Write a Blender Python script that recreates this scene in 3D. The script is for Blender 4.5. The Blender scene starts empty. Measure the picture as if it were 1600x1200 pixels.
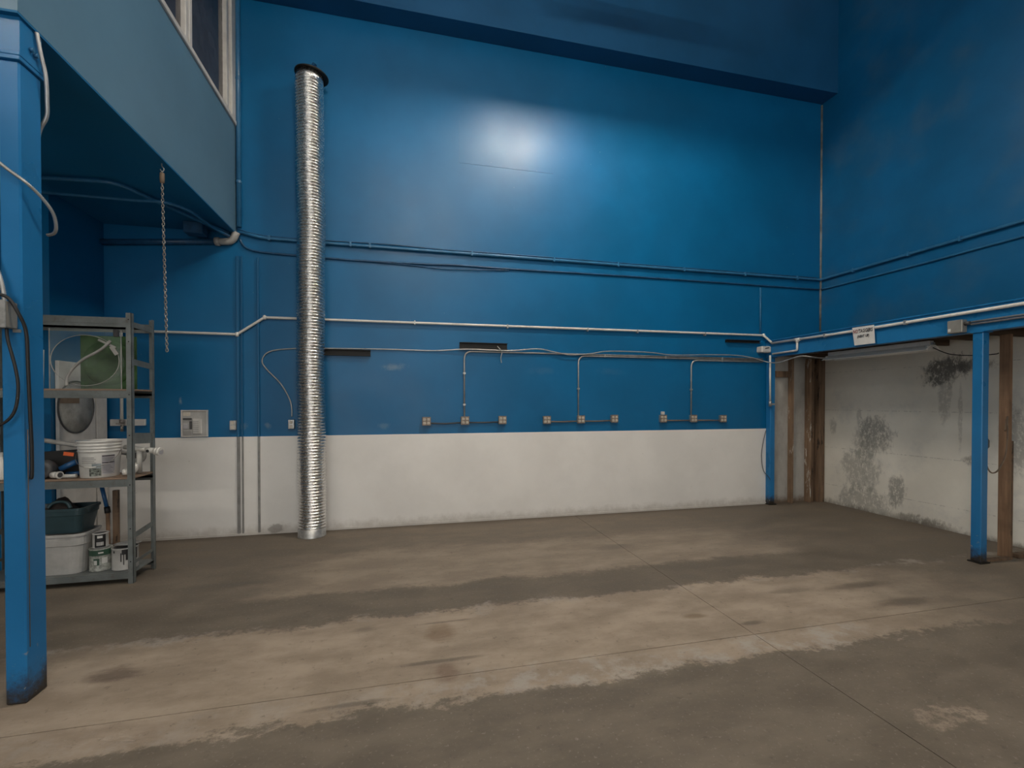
import bpy, math, random
from mathutils import Vector, Matrix
random.seed(7)
S = bpy.context.scene
COL = S.collection
R = math.radians

# ---------------------------------------------------------------- camera, world, daylight, exposure
cam_d = bpy.data.cameras.new('camera')
cam_d.sensor_width = 36.0
cam_d.lens = 715.5 / 1600 * 36
cam_d.shift_y = 36.66 / 1600
cam_d.clip_start = 0.05
cam = bpy.data.objects.new('camera', cam_d)
COL.objects.link(cam)
cam.location = (0, 0, 1.65)
cam.rotation_euler = (R(90 - 0.637), 0, R(-13.33))
S.camera = cam

W = bpy.data.worlds.new('world')
S.world = W
W.use_nodes = True
W.node_tree.nodes['Background'].inputs[0].default_value = (1.0, 0.99, 0.965, 1)
W.node_tree.nodes['Background'].inputs[1].default_value = 2.5
# the open loading door behind the camera lets the daylight in (portal only guides sampling)
pl = bpy.data.lights.new('door_portal', 'AREA')
pl.shape = 'RECTANGLE'; pl.size = 7.0; pl.size_y = 4.4
pl.cycles.is_portal = True
plo = bpy.data.objects.new('door_portal', pl)
COL.objects.link(plo)
plo.location = (-1.0, -6.95, 2.2); plo.rotation_euler = (R(90), 0, 0)

VS = S.view_settings
VS.view_transform = 'Standard'; VS.look = 'None'; VS.gamma = 1.0; VS.use_curve_mapping = False
VS.exposure = 0.12
TUBE_POWER = 1000.0       # emission of the bright fixture near the back wall
TUBE_POWER_STRIP = 430.0   # dimmer unseen strips, left bare and placed to brighten the upper hall
S.cycles.use_denoising = True
S.cycles.max_bounces = 8
S.cycles.diffuse_bounces = 5
S.cycles.caustics_reflective = False
S.cycles.caustics_refractive = False
S.cycles.sample_clamp_indirect = 4.0

# ---------------------------------------------------------------- mesh helpers
class MB:
    def __init__(s): s.v = []; s.f = []; s.sm = []
    def add(s, vs, fs, smooth=False):
        o = len(s.v); s.v += [tuple(v) for v in vs]
        s.f += [tuple(i + o for i in f) for f in fs]; s.sm += [smooth] * len(fs)
        return s
    def box(s, x0, x1, y0, y1, z0, z1, b=0.0):
        if b <= 0:
            vs = [(x, y, z) for z in (z0, z1) for y in (y0, y1) for x in (x0, x1)]
            fs = [(0, 2, 3, 1), (4, 5, 7, 6), (0, 1, 5, 4), (2, 6, 7, 3), (0, 4, 6, 2), (1, 3, 7, 5)]
            return s.add(vs, fs)
        # chamfered box: 24 vertices
        X, Y, Z = (x0, x1), (y0, y1), (z0, z1)
        vs = []; idx = {}
        for i in range(2):
            for j in range(2):
                for k in range(2):
                    sx, sy, sz = (1, -1)[i], (1, -1)[j], (1, -1)[k]
                    for a in range(3):
                        p = [X[i] + sx * b, Y[j] + sy * b, Z[k] + sz * b]
                        p[a] = (X[i], Y[j], Z[k])[a]
                        idx[(i, j, k, a)] = len(vs); vs.append(p)
        fs = []
        for a in range(3):
            u, w = [(1, 2), (2, 0), (0, 1)][a]
            for e in range(2):
                q = []
                for (du, dw) in ((0, 0), (1, 0), (1, 1), (0, 1)):
                    c = [0, 0, 0]; c[a] = e; c[u] = du; c[w] = dw
                    q.append(idx[(c[0], c[1], c[2], a)])
                fs.append(q if e else q[::-1])
        for a in range(3):
            u, w = [(1, 2), (2, 0), (0, 1)][a]
            for du in range(2):
                for dw in range(2):
                    c0 = [0, 0, 0]; c0[u] = du; c0[w] = dw; c1 = list(c0); c1[a] = 1
                    q = [idx[(*c0, u)], idx[(*c1, u)], idx[(*c1, w)], idx[(*c0, w)]]
                    fs.append(q if (du == dw) else q[::-1])
        for i in range(2):
            for j in range(2):
                for k in range(2):
                    t = [idx[(i, j, k, 0)], idx[(i, j, k, 1)], idx[(i, j, k, 2)]]
                    fs.append(t if (i + j + k) % 2 else t[::-1])
        return s.add(vs, fs)
    def bar(s, a, b, w, h, up=(0, 0, 1)):
        a, b, up = Vector(a), Vector(b), Vector(up)
        d = (b - a).normalized(); r = d.cross(up).normalized(); u = r.cross(d)
        vs = [p + r * (i * w / 2) + u * (j * h / 2) for p in (a, b) for j in (-1, 1) for i in (-1, 1)]
        fs = [(0, 1, 3, 2), (4, 6, 7, 5), (0, 4, 5, 1), (2, 3, 7, 6), (0, 2, 6, 4), (1, 5, 7, 3)]
        return s.add(vs, fs)
    def tube(s, path, r, n=8, cap=True):
        P = [Vector(p) for p in path]
        if not isinstance(r, (list, tuple)): r = [r] * len(P)
        t0 = (P[1] - P[0]).normalized()
        up = Vector((0, 0, 1)) if abs(t0.z) < .9 else Vector((1, 0, 0))
        nrm = t0.cross(up).normalized()
        vs = []; fs = []
        for i, p in enumerate(P):
            t = (P[min(i + 1, len(P) - 1)] - P[max(i - 1, 0)])
            t = t.normalized() if t.length > 1e-9 else t0
            nrm = (nrm - t * nrm.dot(t)).normalized(); bn = t.cross(nrm)
            for k in range(n):
                a = 2 * math.pi * k / n
                vs.append(p + (nrm * math.cos(a) + bn * math.sin(a)) * r[i])
        for i in range(len(P) - 1):
            for k in range(n):
                fs.append((i * n + k, i * n + (k + 1) % n, (i + 1) * n + (k + 1) % n, (i + 1) * n + k))
        s.add(vs, fs, True)
        if cap:
            o = len(s.v) - len(vs)
            s.f += [tuple(o + k for k in range(n))[::-1], tuple(o + (len(P) - 1) * n + k for k in range(n))]
            s.sm += [False, False]
        return s
    def lathe(s, prof, c=(0, 0, 0), n=24, M=None, smooth=True, a0=0.0, a1=None):
        full = a1 is None; a1 = a0 + 2 * math.pi if full else a1
        m = n if full else n + 1
        vs = []; fs = []
        for (r, z) in prof:
            for k in range(m):
                a = a0 + (a1 - a0) * k / n
                v = Vector((r * math.cos(a), r * math.sin(a), z))
                if M is not None: v = M @ v
                vs.append(v + Vector(c))
        for i in range(len(prof) - 1):
            for k in range(n):
                k2 = (k + 1) % m if full else k + 1
                fs.append((i * m + k, i * m + k2, (i + 1) * m + k2, (i + 1) * m + k))
        return s.add(vs, fs, smooth)
    def prism(s, poly, axis, a, b):
        n = len(poly)
        def pt(p, t):
            return {0: (t, p[0], p[1]), 1: (p[0], t, p[1]), 2: (p[0], p[1], t)}[axis]
        vs = [pt(p, a) for p in poly] + [pt(p, b) for p in poly]
        fs = [tuple(range(n))[::-1], tuple(range(n, 2 * n))]
        fs += [(i, (i + 1) % n, n + (i + 1) % n, n + i) for i in range(n)]
        return s.add(vs, fs)
    def mesh(s, name, mat):
        me = bpy.data.meshes.new(name)
        me.from_pydata(s.v, [], s.f)
        me.polygons.foreach_set('use_smooth', s.sm)
        if mat: me.materials.append(mat)
        me.update()
        return me

def catmull(P, k=6):
    P = [Vector(p) for p in P]; out = []
    for i in range(len(P) - 1):
        p0, p1, p2, p3 = P[max(i - 1, 0)], P[i], P[i + 1], P[min(i + 2, len(P) - 1)]
        for j in range(k):
            t = j / k
            out.append(.5 * ((2 * p1) + (p2 - p0) * t + (2 * p0 - 5 * p1 + 4 * p2 - p3) * t * t + (3 * p1 - p0 - 3 * p2 + p3) * t ** 3))
    return out + [P[-1]]

def fillet(P, rad, k=6):
    P = [Vector(p) for p in P]; out = [P[0]]
    for i in range(1, len(P) - 1):
        a, b, c = P[i - 1], P[i], P[i + 1]
        d1 = (a - b); d2 = (c - b)
        l = min(rad, d1.length * .49, d2.length * .49)
        q0 = b + d1.normalized() * l; q1 = b + d2.normalized() * l
        for j in range(k + 1):
            t = j / k
            out.append(q0 * (1 - t) ** 2 + b * 2 * t * (1 - t) + q1 * t * t)
    return out + [P[-1]]

WLOC = {}

def obj(name, mb, mat, parent=None, local=False):
    o = bpy.data.objects.new(name, mb.mesh(name, mat))
    COL.objects.link(o)
    if parent is not None:
        o.parent = parent
        if not local:
            o.matrix_parent_inverse = Matrix.Translation(-WLOC.get(parent.name, Vector((0, 0, 0))))
    WLOC[o.name] = Vector((0, 0, 0))
    return o

def tag(o, label, cat, group=None, kind=None):
    o['label'] = label; o['category'] = cat
    if group: o['group'] = group
    if kind: o['kind'] = kind
    return o

def thing(name, label, cat, loc=(0, 0, 0), group=None):
    o = bpy.data.objects.new(name, None)
    o.empty_display_size = .1
    COL.objects.link(o); o.location = loc
    WLOC[o.name] = Vector(loc)
    return tag(o, label, cat, group)

def struct(name, mb, mat, label=None, cat=None):
    o = obj(name, mb, mat); o['kind'] = 'structure'
    if label: o['label'] = label
    if cat: o['category'] = cat
    return o

# ---------------------------------------------------------------- material helpers
class G:
    def __init__(s, name):
        s.m = bpy.data.materials.new(name); s.m.use_nodes = True
        s.t = s.m.node_tree; s.b = s.t.nodes['Principled BSDF']
        s.geo = None
    def n(s, ty): return s.t.nodes.new(ty)
    def l(s, a, b): s.t.links.new(a, b)
    def put(s, sock, v):
        if hasattr(v, 'is_output') or isinstance(v, bpy.types.NodeSocket): s.l(v, sock)
        else: sock.default_value = v
    def pos(s):
        if s.geo is None:
            g = s.n('ShaderNodeNewGeometry'); x = s.n('ShaderNodeSeparateXYZ')
            s.l(g.outputs['Position'], x.inputs[0]); s.geo = (g.outputs['Position'], *x.outputs)
        return s.geo
    def math(s, op, a, b=0.0, c=None, clamp=False):
        m = s.n('ShaderNodeMath'); m.operation = op; m.use_clamp = clamp
        s.put(m.inputs[0], a); s.put(m.inputs[1], b)
        if c is not None: s.put(m.inputs[2], c)
        return m.outputs[0]
    def vec(s, sc):
        m = s.n('ShaderNodeVectorMath'); m.operation = 'MULTIPLY'
        s.l(s.pos()[0], m.inputs[0]); m.inputs[1].default_value = sc
        return m.outputs[0]
    def noise(s, scale=1.0, detail=4.0, rough=.55, vec=None, off=None):
        m = s.n('ShaderNodeTexNoise'); m.inputs['Scale'].default_value = scale
        m.inputs['Detail'].default_value = detail; m.inputs['Roughness'].default_value = rough
        s.l(vec if vec is not None else s.pos()[0], m.inputs['Vector'])
        return m.outputs[0]
    def map(s, v, a, b, c=0.0, d=1.0, smooth=True):
        m = s.n('ShaderNodeMapRange'); m.interpolation_type = 'SMOOTHSTEP' if smooth else 'LINEAR'
        s.put(m.inputs[0], v)
        for i, q in enumerate((a, b, c, d)): m.inputs[i + 1].default_value = q
        return m.outputs[0]
    def mix(s, f, a, b, mode='MIX'):
        m = s.n('ShaderNodeMix'); m.data_type = 'RGBA'; m.blend_type = mode
        s.put(m.inputs[0], f)
        s.put(m.inputs[6], (*a, 1) if isinstance(a, tuple) else a)
        s.put(m.inputs[7], (*b, 1) if isinstance(b, tuple) else b)
        return m.outputs[2]
    def ramp(s, f, stops):
        m = s.n('ShaderNodeValToRGB'); e = m.color_ramp.elements
        while len(e) < len(stops): e.new(.5)
        for k, (p, c) in enumerate(stops):
            e[k].position = p; e[k].color = (*c, 1) if isinstance(c, tuple) else (c, c, c, 1)
        s.put(m.inputs[0], f)
        return m.outputs[0]
    def blob(s, u, v, u0, v0, ru, rv, nz, k=1.0, lo=.0, hi=.45):
        a = s.math('MULTIPLY', s.math('SUBTRACT', u, u0), 1 / ru); b = s.math('MULTIPLY', s.math('SUBTRACT', v, v0), 1 / rv)
        d = s.math('SQRT', s.math('ADD', s.math('MULTIPLY', a, a), s.math('MULTIPLY', b, b)))
        e = s.math('ADD', s.math('SUBTRACT', 1.0, d), s.math('MULTIPLY', s.math('SUBTRACT', nz, .5), k))
        return s.map(e, lo, hi)
    def bump(s, h, strength=.2, dist=.01):
        m = s.n('ShaderNodeBump'); m.inputs['Strength'].default_value = strength; m.inputs['Distance'].default_value = dist
        s.l(h, m.inputs['Height']); s.l(m.outputs[0], s.b.inputs['Normal'])
    def out(s, col=None, rough=.5, metal=0.0, spec=.5):
        if col is not None: s.put(s.b.inputs['Base Color'], (*col, 1) if isinstance(col, tuple) else col)
        s.put(s.b.inputs['Roughness'], rough); s.put(s.b.inputs['Metallic'], metal)
        s.b.inputs['Specular IOR Level'].default_value = spec
        return s.m

def plain(name, c, rough=.5, metal=0.0, var=.12, scale=9.0, spec=.5, bump=0.0, dirt=None):
    g = G(name)
    n = g.noise(scale, 5, .6)
    d = tuple(x * (1 - var * 1.6) for x in c); e = tuple(min(1, x * (1 + var)) for x in c)
    col = g.mix(g.map(n, .3, .7), d, e)
    if dirt: col = g.mix(g.math('MULTIPLY', g.map(g.noise(scale * 3.1, 6, .7), .52, .72), dirt[1]), col, dirt[0])
    if bump: g.bump(n, bump)
    return g.out(col, rough, metal, spec)

BLUE = (.002, .115, .275)

def blue_paint(name, base, rough=.34, grime=False, scuff=()):
    g = G(name); p, x, y, z = g.pos()
    n = g.noise(1.3, 4, .6); n2 = g.noise(38, 5, .7)
    col = g.mix(g.map(n, .3, .7), tuple(c * .9 for c in base), tuple(c * 1.1 for c in base))
    nz = g.noise(11, 6, .7)
    for (u0, v0, ru, rv, k) in scuff:
        col = g.mix(g.math('MULTIPLY', g.blob(x, z, u0, v0, ru, rv, nz, 2.2, .1, .9), k), col, (.34, .37, .38))
    if grime:   # chipped and dirty foot of a post
        h = g.math('ADD', z, g.math('MULTIPLY', g.math('SUBTRACT', g.noise(14, 6, .75), .5), .34))
        col = g.mix(g.map(h, .20, .02), col, (.035, .028, .022))
        ch = g.math('MULTIPLY', g.map(g.noise(23, 5, .7), .62, .68), g.map(z, .45, .1))
        col = g.mix(ch, col, (.30, .28, .25))
        col = g.mix(g.map(g.noise(9, 6, .75, g.vec((1, 1, .35))), .69, .74), col, (.05, .035, .03))
    g.bump(n2, .05, .004)
    ro = g.map(n, .3, .7, rough - .04, rough + .07)
    return g.out(col, ro, 0, .32)

def back_wall():
    g = G('back_wall_paint'); p, x, y, z = g.pos()
    n = g.noise(.9, 4, .6); nz = g.noise(10, 6, .72)
    col = g.mix(g.map(n, .3, .7), tuple(c * .9 for c in BLUE), tuple(c * 1.1 for c in BLUE))
    for (u0, v0, ru, rv, k) in ((-.13, 2.12, .20, .07, .32), (-.25, 1.34, .10, .06, .18), (1.95, 2.1, .3, .08, .06), (3.0, 2.11, .34, .07, .05), (-2.62, 1.66, .03, .06, .5), (-1.93, 1.36, .07, .06, .3), (-1.66, 1.36, .05, .06, .3)):
        col = g.mix(g.math('MULTIPLY', g.blob(x, z, u0, v0, ru, rv, nz, 2.2, .1, .9), k), col, (.30, .36, .40))
    sp = g.math('MULTIPLY', g.map(g.noise(26, 2, .5), .775, .80), .4)
    col = g.mix(sp, col, (.3, .36, .4))
    # bare plaster inside the framed bay at the right end
    bay = g.math('MULTIPLY', g.map(x, 5.76, 5.77), g.map(z, 2.46, 2.45))
    pn = g.noise(3.0, 6, .65, g.vec((1, 1, .5)))
    pc = g.mix(g.map(pn, .35, .7), (.42, .41, .39), (.28, .27, .25))
    pc = g.mix(g.map(g.math('ADD', z, g.math('MULTIPLY', nz, .25)), .27, .12), pc, (.16, .12, .09))
    col = g.mix(bay, col, pc)
    g.bump(g.noise(46, 4, .6), .07, .004)
    return g.out(col, g.map(g.noise(2.2, 3, .5), .3, .7, .36, .43), 0, .38)

def wainscot():
    g = G('white_wall_paint'); p, x, y, z = g.pos()
    n = g.noise(1.1, 5, .6); nz = g.noise(7, 6, .7)
    col = g.mix(g.map(n, .3, .7), (.74, .725, .70), (.82, .805, .78))
    col = g.mix(g.math('MULTIPLY', g.map(g.noise(18, 6, .75), .66, .72), .45), col, (.3, .28, .25))
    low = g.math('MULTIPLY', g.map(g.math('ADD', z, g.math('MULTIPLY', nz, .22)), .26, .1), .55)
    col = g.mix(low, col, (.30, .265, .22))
    col = g.mix(g.math('MULTIPLY', g.blob(x, z, -1.55, .06, .12, .07, nz, 2.4), .55), col, (.12, .1, .08))
    g.bump(g.noise(40, 4, .6), .06, .004)
    return g.out(col, .5)

def right_wall():
    g = G('right_wall_paint'); p, x, y, z = g.pos()
    n = g.noise(1.2, 5, .6); nz = g.noise(5.5, 8, .72, g.vec((1, 1, .55))); nf = g.noise(24, 6, .75, g.vec((1, 1, .6)))
    col = g.mix(g.map(n, .3, .7), (.72, .70, .63), (.82, .80, .73))
    col = g.mix(g.math('MULTIPLY', g.map(g.noise(2.3, 7, .7), .5, .72), .5), col, (.56, .56, .545))
    st = None
    for (u0, v0, ru, rv, k, c) in (
        (4.46, 2.08, .36, .26, .88, (.085, .085, .08)), (4.20, 2.10, .34, .12, .7, (.12, .115, .11)), (4.47, 1.70, .10, .42, .4, (.2, .195, .18)), (4.30, 1.45, .035, .7, .35, (.2, .19, .17)),
        (5.36, 1.16, .30, .32, .75, (.22, .22, .205)), (5.56, 1.02, .22, .42, .5, (.27, .27, .25)), (5.62, .62, .38, .46, .6, (.27, .27, .245)),
        (5.55, .12, .62, .36, .6, (.24, .235, .21)), (5.06, .36, .15, .30, .7, (.22, .215, .195)), (4.75, .04, .45, .12, .7, (.17, .15, .125)),
        (4.2, .93, .16, .09, .6, (.18, .165, .14)), (6.05, 1.25, .09, .16, .4, (.22, .22, .2)), (5.62, 1.42, .05, .2, .4, (.2, .2, .19)), (3.75, 1.2, .2, .5, .5, (.22, .21, .2))):
        m = g.math('MULTIPLY', g.blob(y, z, u0, v0, ru, rv, nz, 2.3, .1, .55), k)
        m = g.math('MULTIPLY', m, g.map(nf, .36, .52, .12, 1.0))
        col = g.mix(m, col, c)
    low = g.math('MULTIPLY', g.map(g.math('ADD', z, g.math('MULTIPLY', nz, .3)), .24, .12), .8)
    col = g.mix(low, col, (.14, .12, .10))
    # mortar joints of the painted block, barely showing
    jz = g.math('ABSOLUTE', g.math('SUBTRACT', g.math('FRACT', g.math('MULTIPLY', z, 1 / .61)), .5))
    col = g.mix(g.math('MULTIPLY', g.math('MULTIPLY', g.map(jz, .012, .004), g.map(nf, .45, .6)), .45), col, (.2, .19, .17))
    b = g.mix(g.map(n, .3, .7), tuple(c * .85 for c in BLUE), tuple(c * 1.08 for c in BLUE))
    b = g.mix(g.math('MULTIPLY', g.map(g.noise(1.7, 5, .6), .45, .75), .25), b, (.10, .16, .21))
    col = g.mix(g.map(z, 2.48, 2.49), col, b)
    g.bump(g.noise(30, 5, .65), .12, .006)
    return g.out(col, g.map(z, 2.48, 2.49, .75, .42))

def floor_mat():
    g = G('worn_concrete'); p, x, y, z = g.pos()
    w = g.noise(.8, 5, .6, g.vec((1, 1, 1)))
    wx = g.noise(2.6, 9, .78, g.vec((.7, 1.3, 1))); fine = g.noise(17, 8, .75); mid = g.noise(3.1, 7, .65, g.vec((.6, 1.3, 1)))
    yy = g.math('ADD', y, g.math('ADD', g.math('MULTIPLY', g.math('SUBTRACT', w, .5), .34), g.math('ADD', g.math('MULTIPLY', g.math('SUBTRACT', wx, .5), .50), g.math('MULTIPLY', g.math('SUBTRACT', fine, .5), .22))))
    t = g.map(yy, 0.0, 6.5, 0, 1, False)
    K = lambda q: q / 6.5
    light = g.ramp(t, [(0, .10), (K(1.2), .12), (K(2.49), .06), (K(2.53), 1.0), (K(3.60), 1.0), (K(3.66), .05), (K(4.13), .03), (K(4.22), .72), (K(5.10), .66), (K(5.34), .22), (1, .20)])
    fade = g.math('MULTIPLY', g.map(g.math('ADD', x, g.math('MULTIPLY', g.math('SUBTRACT', w, .5), 2.2)), 5.1, 3.4, .12, 1), g.map(g.math('ADD', g.math('ADD', x, g.math('MULTIPLY', g.map(y, 3.2, 4.4), -1.3)), g.math('MULTIPLY', g.math('SUBTRACT', wx, .5), 1.1)), -2.9, -1.9, .1, 1))
    light = g.math('MULTIPLY', light, fade)
    # small worn patch at the near right
    light = g.math('MAXIMUM', light, g.math('MULTIPLY', g.math('MULTIPLY', g.blob(x, y, 2.78, 1.80, .26, .09, wx, 3.2), .8), g.map(fine, .38, .56)))
    dark = g.mix(g.map(mid, .35, .68), (.128, .106, .081), (.180, .150, .115))
    lite = g.mix(g.map(mid, .32, .7), (.275, .215, .160), (.420, .340, .262))
    col = g.mix(light, dark, lite)
    # bleached flakes along the near edge of the worn strip
    fl = g.math('MULTIPLY', g.map(g.math('ABSOLUTE', g.math('SUBTRACT', yy, 2.62)), .17, .03), g.map(g.noise(5, 6, .7), .45, .62))
    fl = g.math('MULTIPLY', g.math('MULTIPLY', fl, g.map(x, 3.6, 3.0)), g.map(x, -.4, 1.0, .35, 1.0))
    col = g.mix(g.math('MULTIPLY', fl, .75), col, (.42, .385, .345))
    f2 = g.math('MULTIPLY', g.map(g.math('ABSOLUTE', g.math('SUBTRACT', yy, 3.62)), .09, .02), g.map(g.noise(4, 6, .7), .48, .64))
    col = g.mix(g.math('MULTIPLY', f2, .5), col, (.38, .34, .30))
    nz = g.noise(6, 6, .7, g.vec((.6, 1.6, 1)))
    for (u0, v0, ru, rv, k, c) in ((.26, 3.28, .16, .17, .5, (.15, .085, .04)), (.25, 2.80, .10, .13, .5, (.13, .07, .045)), (.20, 2.93, .34, .03, .6, (.09, .075, .06)), (.28, 3.45, .30, .022, .5, (.10, .08, .065)),
        (-1.70, 3.24, .20, .12, .65, (.085, .058, .045)), (-.28, 3.47, .12, .05, .45, (.11, .09, .075)), (2.19, 3.10, .12, .05, .55, (.15, .10, .05)), (2.52, 2.90, .14, .04, .6, (.08, .065, .05)),
        (4.0, 3.28, .45, .08, .55, (.10, .08, .062)), (4.05, 2.92, .35, .09, .55, (.10, .08, .062)), (3.3, 3.33, .3, .07, .4, (.11, .09, .07)), (-2.3, 5.1, .25, .18, .4, (.07, .06, .05)),
        (2.3, 4.8, .35, .13, .4, (.11, .095, .08)), (-1.5, 4.6, .5, .1, .35, (.10, .09, .08)), (-.3, 2.62, .35, .03, .55, (.08, .068, .055))):
        col = g.mix(g.math('MULTIPLY', g.blob(x, y, u0, v0, ru, rv, nz, 1.6, .0, .7), k), col, c)
    # darker towards the foot of the back and right walls
    col = g.mix(g.math('MULTIPLY', g.map(g.math('ADD', y, g.math('MULTIPLY', wx, .3)), 6.22, 6.42), .6), col, (.07, .055, .042))
    col = g.mix(g.math('MULTIPLY', g.map(g.math('ADD', x, g.math('MULTIPLY', wx, .5)), 6.6, 7.0), .5), col, (.12, .098, .078))
    col = g.mix(g.math('MULTIPLY', g.map(fine, .56, .70), .5), col, (.08, .066, .052))
    col = g.mix(g.math('MULTIPLY', g.map(g.noise(48, 4, .65), .58, .70), .32), col, (.42, .37, .32))
    g.bump(g.math('ADD', fine, g.math('MULTIPLY', light, -.3)), .16, .006)
    return g.out(col, g.map(mid, .3, .7, .55, .78), 0, .35)

def batten():
    g = G('painted_batten'); p, x, y, z = g.pos()
    n = g.noise(6, 5, .6)
    col = g.mix(g.map(z, 1.222, 1.226), g.mix(g.map(n, .3, .7), (.20, .195, .19), (.30, .295, .285)), tuple(c * .8 for c in BLUE))
    return g.out(col, .42)

def wood(name, a, b, along=2, dark=None):
    g = G(name); sc = [14, 14, 14]; sc[along] = .9
    n = g.noise(1.6, 7, .65, g.vec(tuple(sc))); n2 = g.noise(2.5, 5, .6)
    col = g.mix(g.map(n, .34, .66), a, b)
    col = g.mix(g.math('MULTIPLY', g.map(n2, .5, .75), .5), col, tuple(c * .55 for c in a))
    if dark: col = g.mix(g.map(g.noise(5, 7, .75, g.vec((2.2, 2.2, .5))), .56, .62), col, dark)
    g.bump(n, .18, .004)
    return g.out(col, .75)

def foil():
    g = G('crinkled_foil'); n = g.noise(70, 5, .7); n2 = g.noise(18, 4, .6)
    g.bump(g.math('ADD', n, g.math('MULTIPLY', n2, 1.3)), .35, .005)
    return g.out(g.mix(g.map(n2, .3, .7), (.70, .69, .67), (.86, .85, .83)), g.map(n, .3, .7, .16, .30), 1.0)

def clear(name, c, alpha=.25, rough=.06):
    g = G(name); g.b.inputs['Alpha'].default_value = alpha
    n = g.noise(7, 4, .6); g.put(g.b.inputs['Alpha'], g.map(n, .3, .75, alpha * .8, alpha * 1.3))
    return g.out(c, rough)

def emit(name, c, st):
    g = G(name)
    g.b.inputs['Emission Color'].default_value = (*c, 1); g.b.inputs['Emission Strength'].default_value = st
    return g.out((.9, .9, .9), .4)

M = dict(
    wall_back=back_wall(), wainscot=wainscot(), wall_right=right_wall(), floor=floor_mat(), batten=batten(),
    blue=blue_paint('blue_paint', BLUE), bluegloss=blue_paint('blue_gloss_paint', (.018, .165, .385), .30),
    post=blue_paint('post_paint', (.017, .165, .395), .30, True),
    soffit=blue_paint('soffit_paint', (.006, .135, .30), .5),
    fascia=plain('fascia_paint', (.105, .21, .30), .42, 0, .05, 1.2),
    pipe_blue=plain('blue_pipe_paint', (.03, .15, .30), .3, 0, .1),
    cable_blue=plain('blue_cable_paint', (.014, .075, .17), .4, 0, .2),
    joint=plain('joint_dirt', (.03, .024, .018), .9), header=blue_paint('header_paint', (.012, .095, .225), .45),
    pvc=plain('white_pvc', (.68, .67, .63), .35, 0, .05, 6, .5, 0, ((.35, .32, .27), .3)),
    cream=plain('cream_plastic', (.60, .55, .47), .4), white=plain('white_paint_metal', (.58, .565, .54), .4, 0, .06),
    rack=plain('grey_rack_steel', (.165, .185, .185), .45, .25, .14, 6, .5, .03, ((.10, .07, .05), .5)),
    plate=plain('worn_outlet_plate', (.24, .20, .165), .5, .3, .2, 30), galv=plain('galvanised_steel', (.50, .50, .49), .38, .8, .15, 20), emt=plain('conduit_steel', (.46, .46, .45), .38, .55, .1, 12),
    greybox=plain('grey_box_steel', (.30, .285, .25), .45, .3, .08), dgrey=plain('dark_grey_plastic', (.07, .07, .072), .5),
    black=plain('black_rubber', (.012, .012, .013), .5), blackmetal=plain('black_steel', (.014, .0125, .011), .6, .2),
    board=wood('particle_board', (.20, .135, .095), (.30, .21, .15), 0), wood=wood('old_stud_wood', (.17, .098, .056), (.27, .165, .098), 2),
    wood2=wood('stained_stud_wood', (.105, .066, .042), (.20, .128, .08), 2, (.03, .02, .014)), woodwhite=wood('paint_splashed_stud', (.16, .10, .062), (.25, .165, .105), 2, (.52, .50, .46)),
    joist=wood('joist_wood', (.055, .035, .022), (.11, .07, .043), 0), ply=wood('plywood', (.09, .058, .036), (.15, .10, .065), 1),
    foil=foil(), paper=plain('paper', (.66, .655, .63), .7, 0, .04), ink=plain('black_ink', (.035, .03, .035), .8), redink=plain('red_ink', (.22, .045, .04), .8),
    acrylic=clear('clear_acrylic', (.50, .60, .56), .09), acrylic2=clear('clear_dome_acrylic', (.45, .55, .45), .12), green=plain('green_plastic', (.035, .085, .028), .25, 0, .35, 5),
    teal=plain('teal_plastic', (.028, .062, .074), .42, 0, .1), tote=plain('grey_white_plastic', (.44, .435, .42), .45, 0, .08), cloth=plain('dark_cloth', (.035, .027, .024), .9, 0, .3, 20),
    orange=plain('orange_label', (.72, .13, .035), .5), bluepipe=plain('blue_plastic', (.022, .10, .25), .35), greypipe=plain('grey_pvc', (.34, .335, .32), .4),
    canlabel=plain('paint_can_label', (.36, .37, .34), .4, 0, .3, 30), cangreen=plain('green_label', (.03, .075, .05), .4), bucket=plain('white_bucket_plastic', (.66, .655, .63), .38, 0, .04),
    label=plain('grey_print', (.42, .41, .43), .5, 0, .05), print=plain('dark_print', (.05, .042, .05), .5), stone=plain('gravel_print', (.16, .18, .16), .6, 0, .9, 60), sky=plain('blue_grey_print', (.30, .35, .37), .6, 0, .2, 20),
    glass=clear('dark_window_glass', (.055, .05, .055), .9, .08), dirtyglass=plain('dirty_round_glass', (.36, .36, .34), .25, 0, .25, 4), metal=plain('steel_chain', (.34, .31, .28), .4, .8, .2, 30),
    brown=plain('brown_stain', (.19, .14, .10), .8), ceil=plain('ceiling_paint', (.60, .60, .60), .8, 0, .05, 1), dim=plain('room_wall_paint', (.50, .50, .48), .7, 0, .05, 1),
    reflector=plain('white_reflector', (.78, .77, .74), .35, 0, .03), tube=emit('lit_tube', (1.0, .88, .74), TUBE_POWER), tube_strip=emit('lit_strip_tube', (1.0, .92, .80), TUBE_POWER_STRIP), offtube=plain('unlit_tube', (.62, .62, .60), .3, 0, .03), caulk=plain('caulk', (.22, .215, .20), .7, 0, .3, 5),
)

# ================================================================ the setting
XL, XR, YB, YF, ZC = -9.0, 6.81, 6.30, -7.0, 8.4
fl = struct('floor', MB().box(XL, XR + .2, YF, YB + .2, -.30, -.012), M['joint'], 'worn brown-grey concrete floor with pale strips', 'floor')
for (x0, x1) in ((XL, 2.4225), (2.4275, XR + .15)):
    for (y0, y1) in ((YF, 2.7520), (2.7575, YB + .15)):
        obj('slab', MB().box(x0, x1, y0, y1, -.10, 0), M['floor'], fl)

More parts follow.
